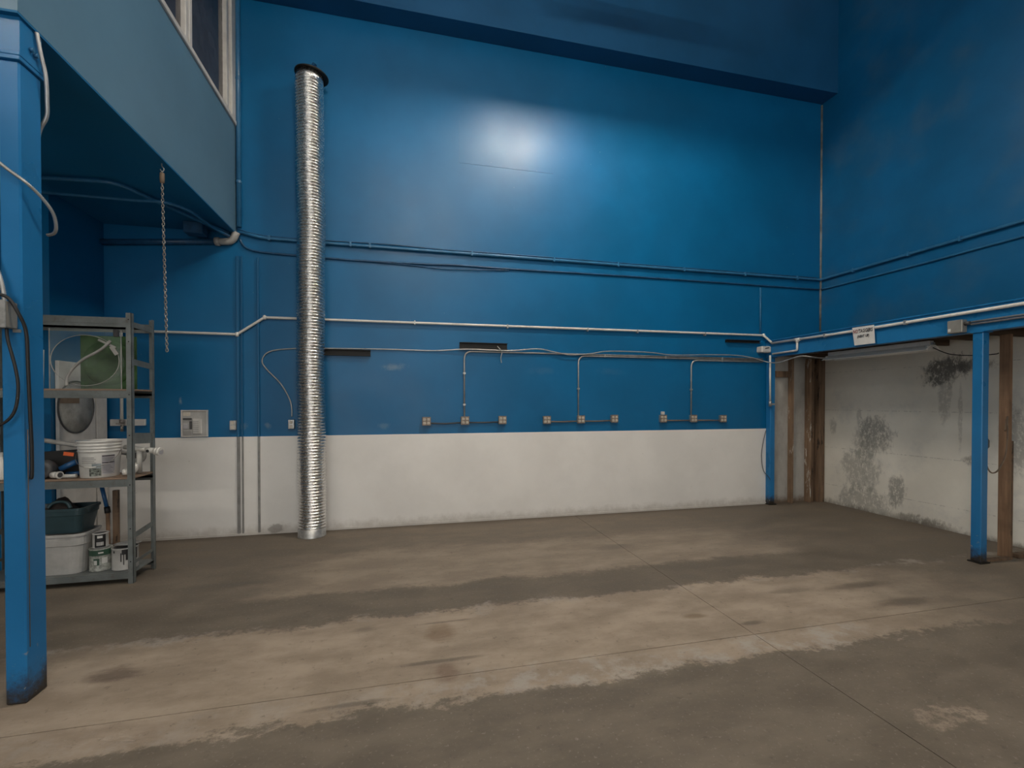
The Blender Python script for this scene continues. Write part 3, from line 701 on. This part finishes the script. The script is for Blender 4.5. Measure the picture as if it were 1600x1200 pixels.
# plug box and cable on the free post
t = thing('plug_box', 'small dark plug box on the side of the free blue post', 'electrical box', (5.84, 3.47, 1.2))
obj('housing', MB().prism([(5.8215, 1.30), (5.85, 1.28), (5.872, 1.255), (5.872, 1.19), (5.85, 1.175), (5.8215, 1.165)], 1, 3.45, 3.50), M['dgrey'], t)
obj('clip', MB().box(5.822, 5.835, 3.44, 3.452, 1.285, 1.305), M['galv'], t)
run('hanging_cable', 'brown cable looping from the plug box to the brown stud', [(5.845, 3.475, 1.158), (5.835, 3.46, 1.06), (5.835, 3.44, .97), (5.88, 3.43, .925), (5.98, 3.44, .95), (6.10, 3.46, 1.06), (6.15, 3.47, 1.18), (6.17, 3.475, 1.35), (6.175, 3.48, 1.45), (6.195, 3.49, 1.50), (6.213, 3.51, 1.46), (6.213, 3.52, 1.35)], .007, M['brown'], 'cable', 6, smooth=True)

# ================================================================ left column with its wiring
bm2 = thing('steel_beam', 'blue steel beam end on top of the near left column', 'beam', (-2.06, 3.11, 3.49))
obj('beam_body', MB().box(-6.0, -2.005, 3.03, 3.185, 3.535, 3.725), M['bluegloss'], bm2)
obj('bottom_flange', MB().box(-6.0, -1.998, 3.018, 3.197, 3.512, 3.535, .003), M['bluegloss'], bm2)
for (yy, zz) in ((3.10, 3.60), (3.13, 3.59)): obj('bolt', MB().tube([(-2.006, yy, zz), (-1.985, yy, zz)], .012, 6), M['pipe_blue'], bm2)
cl = thing('steel_column', 'near left blue square steel column with a dirty chipped foot', 'column', (-2.06, 3.11, 0))
obj('shaft', MB().box(-2.108, -2.012, 3.035, 3.19, .0, 3.49, .008), M['post'], cl)
obj('cap_plate', MB().box(-2.13, -2.000, 3.02, 3.2, 3.49, 3.512, .002), M['bluegloss'], cl)
obj('weld_seam', MB().tube([(-2.011, 3.062, .30), (-2.011, 3.062, 1.2), (-2.011, 3.062, 1.5)], .0022, 6), M['brown'], cl)
t = thing('outlet_box', 'grey metal outlet box on the face of the near left column', 'electrical outlet', (-2.1, 3.035, 2.05))
obj('housing', MB().box(-2.14, -2.03, 2.955, 3.0345, 2.045, 2.185, .004), M['greybox'], t)
obj('cover_plate', MB().box(-2.143, -2.027, 2.948, 2.9545, 2.042, 2.188, .002), M['galv'], t)
for zz in (2.085, 2.145): obj('socket', MB().box(-2.10, -2.062, 2.942, 2.9475, zz - .018, zz + .018, .003), M['black'], t)
obj('lug', MB().box(-2.05, -2.015, 3.028, 3.0345, 2.028, 2.045), M['galv'], t)
def armoured(label, pts, r=.011):
    p = catmull(pts, 10); out = []
    L = 0; q = [p[0]]
    # resample evenly and ripple the radius like spiral armour
    tot = sum((p[i + 1] - p[i]).length for i in range(len(p) - 1)); k = int(tot / .005); acc = 0; res = []; i = 0; d = 0
    for s_ in range(k + 1):
        tgt = tot * s_ / k
        while i < len(p) - 2 and d + (p[i + 1] - p[i]).length < tgt: d += (p[i + 1] - p[i]).length; i += 1
        e = (p[i + 1] - p[i]); res.append(p[i] + e * min(1, (tgt - d) / max(e.length, 1e-9)))
    o = obj('armoured_cable', MB().tube(res, [r * (1 if j % 2 else .78) for j in range(len(res))], 8), M['emt'])
    return tag(o, label, 'cable', 'armoured cables on the near left column')
armoured('armoured cable rising from the outlet box on the near left column', [(-2.065, 3.0, 2.185), (-2.07, 3.0, 2.25), (-2.09, 3.0, 2.34), (-2.13, 3.0, 2.46), (-2.20, 3.02, 2.7)])
armoured('armoured cable looping around the middle of the near left column', [(-2.30, 3.02, 3.06), (-2.16, 3.018, 2.985), (-2.06, 3.015, 2.90), (-1.985, 3.03, 2.84), (-1.955, 3.09, 2.79), (-1.94, 3.15, 2.73), (-1.955, 3.20, 2.67), (-1.99, 3.24, 2.64), (-2.03, 3.25, 2.63)], .0095)
armoured('armoured cable bending around the top of the near left column', [(-1.992, 3.13, 3.72), (-1.985, 3.145, 3.62), (-1.978, 3.165, 3.53), (-1.978, 3.175, 3.47), (-1.985, 3.19, 3.38), (-2.0, 3.21, 3.30), (-2.04, 3.22, 3.22), (-2.06, 3.22, 3.1)], .011)
run('power_cable', 'black cable arching from the outlet box down the near left column', [(-2.16, 2.96, 2.185), (-2.09, 2.965, 2.215), (-2.035, 2.975, 2.205), (-2.0, 2.99, 2.13), (-1.985, 3.02, 2.03), (-1.985, 3.03, 1.85), (-1.988, 3.045, 1.6), (-1.992, 3.06, 1.4), (-1.999, 3.07, 1.25), (-2.005, 3.07, 1.23)], .0085, M['black'], 'cable', 8, smooth=True)
run('power_cable', 'black cable sagging from under the outlet box on the near left column', [(-2.05, 2.99, 2.043), (-2.045, 2.99, 1.98), (-2.015, 2.99, 1.84), (-2.003, 2.99, 1.73), (-2.015, 2.99, 1.62), (-2.05, 2.99, 1.555), (-2.11, 2.99, 1.52), (-2.2, 3.0, 1.51), (-2.3, 3.02, 1.53)], .0075, M['black'], 'cable', 8, smooth=True)

# ================================================================ hanging chain under the mezzanine
t = thing('hanging_chain', 'thin steel chain hanging from the mezzanine edge', 'chain', (-2.035, 4.59, 3.73))
obj('hook', MB().tube(catmull([(-2.035, 4.59, 3.73), (-2.035, 4.59, 3.70), (-2.020, 4.59, 3.675), (-2.034, 4.59, 3.65), (-2.048, 4.59, 3.672)], 5), .005, 6), M['galv'], t)
obj('swivel', MB().lathe([(0, 3.645), (.017, 3.64), (.019, 3.60), (.017, 3.555), (0, 3.55)], (-2.034, 4.59, 0), 10), M['brown'], t)
mb = MB(); z = 3.55; k = 0
while z > 2.10:
    loop = []
    for j in range(9):
        a = 2 * math.pi * j / 8; c = .0095 * math.cos(a)
        loop.append((-2.034 + .018 * (3.55 - z) + (c if k % 2 else 0), 4.59 + (0 if k % 2 else c), z - .014 + .017 * math.sin(a)))
    mb.tube(loop, .0042, 4, False); z -= .026; k += 1
o = obj('links', mb, M['metal'], t); o['kind'] = 'stuff'

# ================================================================ shelving unit
XA, XB_, YA, YB2 = -3.62, -2.40, 4.842, 5.235
t = thing('shelving_unit', 'grey steel shelving unit standing behind the near left column', 'shelving', (-3.0, 5.04, 0))
def angle_post(x, y, sx, sy, z1):
    w, th = .042, .003
    mb = MB().box(min(x, x - sx * w), max(x, x - sx * w), min(y, y + sy * th), max(y, y + sy * th), 0, z1)
    mb.box(min(x, x - sx * th), max(x, x - sx * th), min(y, y + sy * w), max(y, y + sy * w), 0, z1)
    return mb
for (x, y, sx, sy, z1) in ((XB_, YA, 1, 1, 2.46), (XB_, YB2, 1, -1, 2.46), (XA, YA, -1, 1, 2.46), (XA, YB2, -1, -1, 2.46)):
    p = obj('post', angle_post(x, y, sx, sy, z1), M['rack'], t)
    if x == XB_:
        for zz in (2.40, 2.2, 1.72, 1.35, .9, .5, .2): obj('hole', MB().tube([(x - .021, y - .0008 * sy - .001, zz), (x - .021, y - .0008 * sy + .001, zz)], .006, 8), M['black'], p)
for zz, h in ((2.33, .085), (1.69, .065), (.885, .065), (.045, .045)):
    for (y0, y1) in ((YA + .004, YA + .018), (YB2 - .018, YB2 - .004)):
        obj('cross_beam', MB().box(XA + .004, XB_ - .005, y0, y1, zz, zz + h * .72).box(XA + .004, XB_ - .005, y0 - .003 if y0 < 5 else y0, y1 if y0 < 5 else y1 + .003, zz + h * .35, zz + h), M['rack'], t)
for zz in (1.756, .951): obj('shelf_board', MB().box(XA + .006, XB_ - .006, YA + .006, YB2 - .006, zz, zz + .015, .002), M['board'], t)
obj('shelf_board', MB().box(XA + .006, XB_ - .006, YA + .006, YB2 - .006, .09, .10), M['rack'], t)['label'] = 'grey steel bottom shelf'
for (z0, z1, h) in ((2.36, 2.36, .05), (2.02, 2.00, .055), (1.32, 1.30, .10), (.43, .46, .05), (.185, .20, .028)):
    obj('side_brace', MB().bar((XB_ - .006, YA + .04, z0), (XB_ - .006, YB2 - .04, z1), .004, h), M['rack'], t)
    obj('side_brace', MB().bar((XA + .006, YA + .04, z0), (XA + .006, YB2 - .04, z1), .004, h), M['rack'], t)
ZS1, ZS2, ZS3 = 1.7725, .9675, .1015

# --- top shelf
t = thing('acrylic_dome_panel', 'clear acrylic sheet with a bulging round dome on the top shelf', 'acrylic panel', (-2.835, 5.02, ZS1))
cxp, czp, yp, rx, rz = -2.835, 2.035, 4.99, .265, .232
mb = MB(); N = 40; th = .003
ring = [(cxp + rx * math.cos(2 * math.pi * k / N), czp + rz * math.sin(2 * math.pi * k / N)) for k in range(N)]
x0, x1, z0, z1 = -3.11, -2.555, ZS1, 2.32
def border(k):
    a = 2 * math.pi * k / N; c, s_ = math.cos(a), math.sin(a); m = max(abs(c), abs(s_))
    return ((x0 + x1) / 2 + (x1 - x0) / 2 * c / m, (z0 + z1) / 2 + (z1 - z0) / 2 * s_ / m)
vs = [(a, yp, b) for a, b in ring] + [(*[border(k)[0]], yp, border(k)[1]) for k in range(N)]
vs += [(a, yp + th, b) for a, _, b in vs]
fs = []
for k in range(N):
    q = (k, (k + 1) % N, N + (k + 1) % N, N + k); fs += [q, tuple(2 * N + i for i in q[::-1])]
    fs.append((N + k, N + (k + 1) % N, 3 * N + (k + 1) % N, 3 * N + k))
obj('sheet', mb.add(vs, fs), M['acrylic'], t)
prof = [(math.cos(R(a)), math.sin(R(a))) for a in range(0, 91, 9)]
mb = MB(); vs = []; fs = []
for (c, s_) in prof:
    for k in range(N):
        a = 2 * math.pi * k / N; vs.append((cxp + .06 * s_ + rx * c * math.cos(a), yp + .19 * s_ + .002, czp - .02 * s_ + rz * c * math.sin(a)))
for i in range(len(prof) - 1):
    for k in range(N): fs.append((i * N + k, i * N + (k + 1) % N, (i + 1) * N + (k + 1) % N, (i + 1) * N + k))
obj('dome', mb.add(vs, fs, True), M['acrylic2'], t)
obj('dome_rim', MB().tube([(cxp + rx * math.cos(2 * math.pi * k / 40), yp - .003, czp + rz * math.sin(2 * math.pi * k / 40)) for k in range(41)], .0035, 6, False), M['greypipe'], t)
for xx in (x0, x1): obj('edge', MB().box(xx - .003, xx + .003, yp - .002, yp + .005, z0, z1), M['greypipe'], t)
t = thing('green_drum_lid', 'dark green plastic panel with a round bulge behind the acrylic sheet', 'plastic panel', (-2.77, 5.205, ZS1))
obj('panel', MB().box(-3.0, -2.535, 5.205, 5.213, ZS1, 2.29, .003), M['green'], t)
obj('bulge', MB().lathe([(.215, 0), (.21, .008), (.16, .011), (.0, .014)], (-2.77, 5.204, 2.03), 36, Matrix.Rotation(R(90), 3, 'X')), M['green'], t)
run('white_hose', 'bent white plastic tube inside the acrylic dome panel', [(-2.955, 4.945, 1.80), (-2.95, 4.945, 1.875), (-2.90, 4.945, 1.965), (-2.82, 4.943, 2.045), (-2.72, 4.943, 2.11), (-2.66, 4.943, 2.16), (-2.615, 4.943, 2.215)], .0125, M['greypipe'], 'hose', 8, smooth=True)
t = thing('plastic_bracket', 'grey plastic bracket hooked on the corner of the acrylic sheet', 'bracket', (-2.6, 4.95, 2.1))
obj('arm', MB().bar((-2.72, 4.963, 2.225), (-2.585, 4.963, 2.155), .006, .018).bar((-2.62, 4.963, 2.165), (-2.575, 4.963, 2.09), .007, .032), M['greypipe'], t)
obj('clip', MB().box(-2.60, -2.565, 4.95, 4.985, 2.255, 2.325, .006), M['dgrey'], t)
run('white_rod', 'thin white rod standing at the left of the top shelf', [(-3.165, 4.99, ZS1), (-3.172, 5.01, 2.125)], .011, M['pvc'], 'rod', 8)

# --- salvaged white door and board on the wall behind
t = thing('white_door_panel', 'white door panel with a round dirty window leaning behind the shelves', 'door panel', (-3.36, 5.8, 0))
obj('panel', MB().box(-3.384, -3.352, 5.50, 6.06, 0, 2.07, .004), M['white'], t)
Mx = Matrix.Rotation(R(90), 3, 'Y')
obj('round_window', MB().lathe([(.27, 0), (.27, .006), (0, .007)], (-3.352, 5.745, 1.60), 40, Mx), M['dirtyglass'], t)
obj('window_ring', MB().lathe([(.278, 0), (.278, .010), (.266, .010), (.266, 0)], (-3.352, 5.745, 1.60), 40, Mx), M['dgrey'], t)
obj('tape_strip', MB().box(-3.3445, -3.342, 5.50, 5.78, 1.64, 1.72), M['brown'], t)
tag(obj('white_board', MB().box(-3.386, -3.35, 6.075, 6.26, 0, 2.0, .004), M['white']), 'narrow white board beside the round-window door panel', 'board')
t = thing('pipe_stub', 'white pipe and valve on a white mounting board in the left corner', 'pipe', (-3.2, YB, 1.3))
obj('mounting_board', MB().box(-3.33, -2.975, YB - .03, YB, 1.375, 1.452, .003), M['white'], t)
obj('pipe_body', MB().tube([(-3.195, YB - .06, 2.47), (-3.195, YB - .06, 1.40)], .016, 10), M['pvc'], t)
obj('valve', MB().tube([(-3.195, YB - .06, 1.45), (-3.195, YB - .06, 1.40)], .026, 10).tube([(-3.195, YB - .06, 1.40), (-3.195, YB - .06, 1.31)], .015, 8).bar((-3.24, YB - .085, 1.405), (-3.16, YB - .085, 1.39), .012, .018), M['metal'], t)

# --- middle shelf: bucket
bx, by = -2.735, 5.0
t = thing('plastic_bucket', 'white printed plastic bucket on the middle shelf', 'bucket', (bx, by, ZS2))
H = .335
pr = [(r * .945, z) for r, z in [(.0, .004), (.142, 0), (.146, .004), (.158, .215), (.160, .235), (.167, .238), (.167, .243), (.161, .246), (.162, .262), (.169, .265), (.169, .270), (.163, .273), (.164, .29), (.171, .293), (.171, .298), (.165, .301), (.166, .318), (.173, .321), (.174, H), (.165, H), (.155, .215), (.142, .01), (0, .01)]]
obj('body', MB().lathe([(r, z + ZS2) for r, z in pr], (bx, by, 0), 44), M['bucket'], t)
def wrap(name, a0, a1, z0, z1, mat, parent, off=.0012, n=10):
    mb = MB(); vs = []
    rr = lambda z: .945 * (.146 + (.158 - .146) * z / .211) + off
    for i in range(n + 1):
        a = R(a0 + (a1 - a0) * i / n)
        for z in (z0, z1): vs.append((bx + rr(z) * math.cos(a), by + rr(z) * math.sin(a), ZS2 + z))
    return obj(name, mb.add(vs, [(2 * i, 2 * i + 2, 2 * i + 3, 2 * i + 1) for i in range(n)], True), mat, parent)
lb = wrap('label_print', -57, -18, .03, .205, M['label'], t)
for (z0, z1) in ((.192, .202), (.132, .141)): wrap('text_bar', -56, -20, z0, z1, M['print'], lb, .002)
for k in range(6): wrap('text_line', -55, -24 - 4 * (k % 3), .045 + k * .013, .048 + k * .013, M['print'], lb, .002)
for k in range(3): wrap('text_line', -55, -22 - 3 * (k % 2), .152 + k * .012, .155 + k * .012, M['print'], lb, .002)
wrap('gravel_picture', -92, -58.5, .018, .088, M['stone'], t)
wrap('blue_picture', -84, -58.5, .089, .13, M['sky'], t)
for k in range(4): wrap('side_text', -118, -72 - 5 * (k % 2), .135 + k * .016, .138 + k * .016, M['print'], t)
hp = []
for k in range(13):
    u = -1 + 2 * k / 12; a = R(-85 + 88 * u); q = .164 + .006 * (1 - abs(u))
    hp.append((bx + q * math.cos(a), by + q * math.sin(a), ZS2 + .245 - .145 * (1 - u * u)))
hn = obj('wire_handle', MB().tube(hp, .0022, 6), M['metal'], t)
obj('grip', MB().tube(hp[5:8], .0065, 8), M['pvc'], hn)
obj('contents', MB().lathe([(.0, .30), (.10, .298), (.148, .285)], (bx, by, ZS2), 24), M['brown'], t)
# pipes and fittings
run('grey_pipe', 'grey plastic pipe lying across to the left of the bucket', [(-3.30, 5.10, 1.315), (-2.93, 5.17, 1.225), (-2.62, 5.22, 1.15)], .021, M['greypipe'], 'pipe', 12)
t = thing('tool_case', 'black tool case with an orange label on the middle shelf', 'tool case', (-3.05, 5.13, ZS2))
obj('body', MB().prism([(-3.30, ZS2), (-2.93, ZS2), (-2.90, ZS2 + .05), (-2.92, ZS2 + .20), (-3.02, ZS2 + .235), (-3.30, ZS2 + .22)], 1, 5.09, 5.20), M['black'], t)
obj('label', MB().bar((-3.07, 5.088, ZS2 + .208), (-2.99, 5.088, ZS2 + .196), .003, .034), M['orange'], t)
run('blue_pipe', 'short blue plastic tube slanting in front of the black tool case', [(-3.04, 5.0, ZS2 + .075), (-2.98, 5.01, ZS2 + .11), (-2.925, 5.03, ZS2 + .14)], .026, M['bluepipe'], 'pipe', 12)
run('blue_pipe', 'thin dark blue tube lying flat under the slanting blue one', [(-3.03, 5.06, ZS2 + .022), (-2.91, 5.06, ZS2 + .024)], .020, M['bluepipe'], 'pipe', 12)
t = thing('pipe_roll', 'dark round roll at the left end of the middle shelf', 'roll', (-3.17, 4.98, ZS2))
obj('roll', MB().lathe([(.03, -.05), (.075, -.05), (.082, -.03), (.082, .03), (.075, .05), (.03, .05), (.03, -.05)], (-3.13, 4.95, ZS2 + .083), 24, Matrix.Rotation(R(90), 3, 'X')), M['dgrey'], t)
t = thing('pipe_fitting', 'white PVC coupling with a pipe stub lying left of the bucket', 'pipe fitting', (-3.0, 4.91, ZS2))
obj('socket', MB().tube([(-3.055, 4.925, ZS2 + .034), (-2.995, 4.905, ZS2 + .034)], .029, 14).tube([(-3.0, 4.906, ZS2 + .034), (-2.985, 4.901, ZS2 + .034)], .033, 14), M['pvc'], t)
obj('bore', MB().tube([(-2.986, 4.9013, ZS2 + .034), (-2.9838, 4.9006, ZS2 + .034)], .022, 14), M['dgrey'], t)
obj('stub', MB().tube([(-2.99, 4.935, ZS2 + .018), (-2.885, 4.94, ZS2 + .018)], .017, 10), M['pvc'], t)
t = thing('pvc_assembly', 'white PVC pipe with tee and end cap poking past the shelf post', 'pipe fitting', (-2.42, 5.06, 1.2))
obj('pipe_body', MB().tube([(-2.60, 5.12, 1.222), (-2.30, 5.05, 1.182)], .021, 12), M['pvc'], t)
obj('tee', MB().tube([(-2.395, 5.072, 1.195), (-2.325, 5.056, 1.186)], .028, 12).tube([(-2.36, 5.064, 1.19), (-2.365, 5.02, 1.188)], .018, 10), M['pvc'], t)
obj('tee_bore', MB().tube([(-2.365, 5.0205, 1.188), (-2.3652, 5.0185, 1.188)], .0145, 10), M['black'], t)
obj('end_cap', MB().tube([(-2.315, 5.054, 1.184), (-2.29, 5.048, 1.181)], .036, 14).tube([(-2.29, 5.048, 1.181), (-2.262, 5.042, 1.178)], .041, 14), M['pvc'], t)
obj('cap_bore', MB().tube([(-2.2625, 5.042, 1.178), (-2.2605, 5.0415, 1.178)], .028, 14), M['label'], t)
obj('riser', MB().tube([(-2.47, 5.10, 1.205), (-2.475, 5.11, ZS2 + .005)], .022, 12), M['pvc'], t)
for k, (p, q, lab) in enumerate((((-2.54, 4.975, ZS2 + .032), (-2.45, 4.985, ZS2 + .032), 'lowest white PVC elbow right of the bucket'), ((-2.56, 5.105, ZS2 + .032), (-2.52, 5.115, ZS2 + .032), 'upper white PVC elbow right of the bucket'))):
    t = thing('pvc_elbow', lab, 'pipe fitting', p, 'loose white elbows beside the bucket')
    obj('elbow_body', MB().tube(fillet([p, q, (q[0], q[1], q[2] + .07)], .04), .025, 12), M['pvc'], t)
    obj('collar', MB().tube([p, (p[0] + .03, p[1] + .004, p[2])], .030, 12), M['pvc'], t)
t = thing('cable_reel', 'flat grey reel lying behind the PVC fittings', 'reel', (-2.56, 5.12, 1.25))
obj('disc', MB().lathe([(.03, -.012), (.080, -.012), (.085, 0), (.080, .012), (.03, .012), (.03, -.012)], (-2.53, 5.175, ZS2 + .165), 30, Matrix.Rotation(R(84), 3, 'X')), M['greypipe'], t)
obj('hub', MB().tube([(-2.53, 5.160, ZS2 + .165), (-2.53, 5.190, ZS2 + .168)], .028, 12), M['dgrey'], t)
obj('stand', MB().box(-2.56, -2.50, 5.155, 5.195, ZS2 + .066, ZS2 + .083, .002), M['dgrey'], t)

# --- bottom shelf: totes and cans
def tote(name, label, x0, x1, y0, y1, z0, z1, taper, rc, mat, lip=.018):
    t = thing(name, label, 'storage tote', ((x0 + x1) / 2, (y0 + y1) / 2, z0), 'plastic totes on the bottom shelf')
    def ring(d, z, r):
        out = []
        for (cx, cy, a0) in ((x1 - d - r, y0 + d + r, -90), (x1 - d - r, y1 - d - r, 0), (x0 + d + r, y1 - d - r, 90), (x0 + d + r, y0 + d + r, 180)):
            for k in range(7):
                a = R(a0 + 90 * k / 6); out.append((cx + r * math.cos(a), cy + r * math.sin(a), z))
        return out
    rows = [ring(taper, z0, rc), ring(taper * .45, z0 + (z1 - z0) * .70, rc), ring(taper * .45 - .006, z0 + (z1 - z0) * .72, rc), ring(.012, z1 - .02, rc), ring(.012 - lip * .5, z1 - .02, rc + .004), ring(.012 - lip * .5, z1, rc + .004), ring(.020, z1, rc), ring(taper + .008, z0 + .006, rc)]
    n = 28; vs = sum(rows, []); fs = []
    for i in range(len(rows) - 1):
        for k in range(n): fs.append((i * n + k, i * n + (k + 1) % n, (i + 1) * n + (k + 1) % n, (i + 1) * n + k))
    fs += [tuple(range(n))[::-1], tuple((len(rows) - 1) * n + k for k in range(n))]
    obj('body', MB().add(vs, fs, False), mat, t)
    return t
tote('storage_tote', 'greyish-white plastic tote with rounded corners on the bottom shelf', -3.34, -2.80, 4.865, 5.215, ZS3, .468, .05, .09, M['tote'])
t = tote('storage_tote', 'dark teal plastic tote stacked on the whitish tote', -3.32, -2.815, 4.885, 5.205, .470, .695, .045, .05, M['teal'])
mb = MB(); vs = []; fs = []; NX, NY = 14, 8
for j in range(NY + 1):
    for i in range(NX + 1):
        u, v = i / NX, j / NY; e = min(1, 6 * u * (1 - u)) * min(1, 6 * v * (1 - v))
        vs.append((-3.25 + .37 * u, 4.95 + .19 * v, .60 + e * (.075 + .05 * math.sin(u * 7 + 1) * math.cos(v * 5) + .06 * math.exp(-((u - .45) ** 2) * 30) + random.uniform(-.006, .006))))
for j in range(NY):
    for i in range(NX): a = j * (NX + 1) + i; fs.append((a, a + 1, a + NX + 2, a + NX + 1))
tag(obj('dark_cloth', mb.add(vs, fs, True), M['cloth']), 'crumpled dark cloth heaped inside the teal tote', 'cloth')
run('hose_loop', 'dark hose loop on the cloth inside the teal tote', [(-3.11, 4.955, .70), (-3.08, 4.965, .738), (-3.02, 4.97, .75), (-2.97, 4.965, .735), (-2.945, 4.96, .69)], .014, M['teal'], 'hose', 8, smooth=True)
def can(name, label, x, y, z, r, h, mat, parts):
    t = thing(name, label, 'paint can', (x, y, z), 'paint cans on the bottom shelf')
    obj('body', MB().lathe([(0, 0), (r, 0), (r + .002, .004), (r, .008), (r, h - .012), (r + .003, h - .008), (r + .003, h), (r - .006, h), (r - .010, h - .006)], (x, y, z), 30), mat, t)
    obj('lid', MB().lathe([(r - .010, h - .006), (r - .016, h - .002), (0, h - .004)], (x, y, z), 30), M['galv'] if mat is not M['tote'] else M['dgrey'], t)
    for (nm, a0, a1, z0, z1, m) in parts:
        mb = MB(); n = 10; vs = []
        for i in range(n + 1):
            a = R(a0 + (a1 - a0) * i / n)
            for q in (z0, z1): vs.append((x + (r + .0013) * math.cos(a), y + (r + .0013) * math.sin(a), z + q * h))
        obj(nm, mb.add(vs, [(2 * i, 2 * i + 2, 2 * i + 3, 2 * i + 1) for i in range(n)], True), m, t)
    return t
can('paint_can', 'green-labelled paint can under the small can', -2.74, 5.01, ZS3, .083, .205, M['canlabel'], (('label_band', -150, -10, .70, .95, M['cangreen']), ('label_text', -75, -50, .80, .86, M['paper']), ('label_picture', -100, -70, .28, .58, M['cangreen']), ('label_patch', -58, -30, .34, .60, M['paper']), ('label_patch', -98, -82, .30, .50, M['paper'])))
can('paint_can', 'small dark-labelled can stacked on the green-labelled can', -2.745, 5.015, ZS3 + .206, .058, .135, M['tote'], (('label_band', -105, -25, .05, .95, M['black']), ('label_oval', -85, -48, .68, .84, M['paper']), ('label_patch', -92, -42, .18, .42, M['tote'])))
t = can('paint_can', 'white paint can with thick black drips beside the shelf post', -2.548, 5.012, ZS3, .098, .20, M['tote'], (('paint_drip', -84, -79, .40, .80, M['black']), ('paint_drip', -72, -68, .25, .75, M['black']), ('paint_drip', -20, -12, .20, .46, M['black']), ('paint_drip', -62, -5, .45, .97, M['black']), ('paint_drip', -50, -22, .08, .46, M['black']), ('paint_drip', -78, -62, .72, .97, M['black']), ('label_dot', -122, -112, .80, .90, M['dgrey'])))
tag(obj('tray_lid', MB().lathe([(0, 0), (.085, .004), (.10, .012), (.105, .010), (.10, .006)], (-2.535, 5.03, ZS3 + .213), 24, Matrix.Rotation(R(-4), 3, 'X')), M['galv']), 'crusted metal lid lying on the dripped paint can', 'lid')
t = thing('paint_brush', 'long-handled brush with a blue grip standing behind the cans', 'brush', (-2.78, 5.17, ZS3))
obj('grip', MB().tube([(-2.825, 5.185, .84), (-2.782, 5.18, .64)], .017, 10), M['bluepipe'], t)
obj('ferrule', MB().tube([(-2.782, 5.18, .645), (-2.772, 5.175, .585)], .024, 8), M['black'], t)
obj('handle', MB().tube([(-2.772, 5.175, .59), (-2.768, 5.175, ZS3)], .016, 8), M['wood'], t)
tag(obj('timber_offcut', MB().box(-2.735, -2.69, 5.175, 5.21, ZS3, .80, .002), M['wood2']), 'dark timber offcut standing behind the brush', 'timber')
# things glimpsed left of the column, on the far end of the shelves
t = thing('spray_bottle', 'small white bottle at the far left of the middle shelf', 'bottle', (-3.47, 4.95, ZS2))
obj('body', MB().lathe([(0, 0), (.05, 0), (.052, .01), (.052, .13), (.02, .19), (.016, .21)], (-3.46, 4.97, ZS2), 18), M['pvc'], t)
obj('cap', MB().lathe([(.019, .205), (.019, .24), (0, .242)], (-3.46, 4.97, ZS2), 14), M['white'], t)
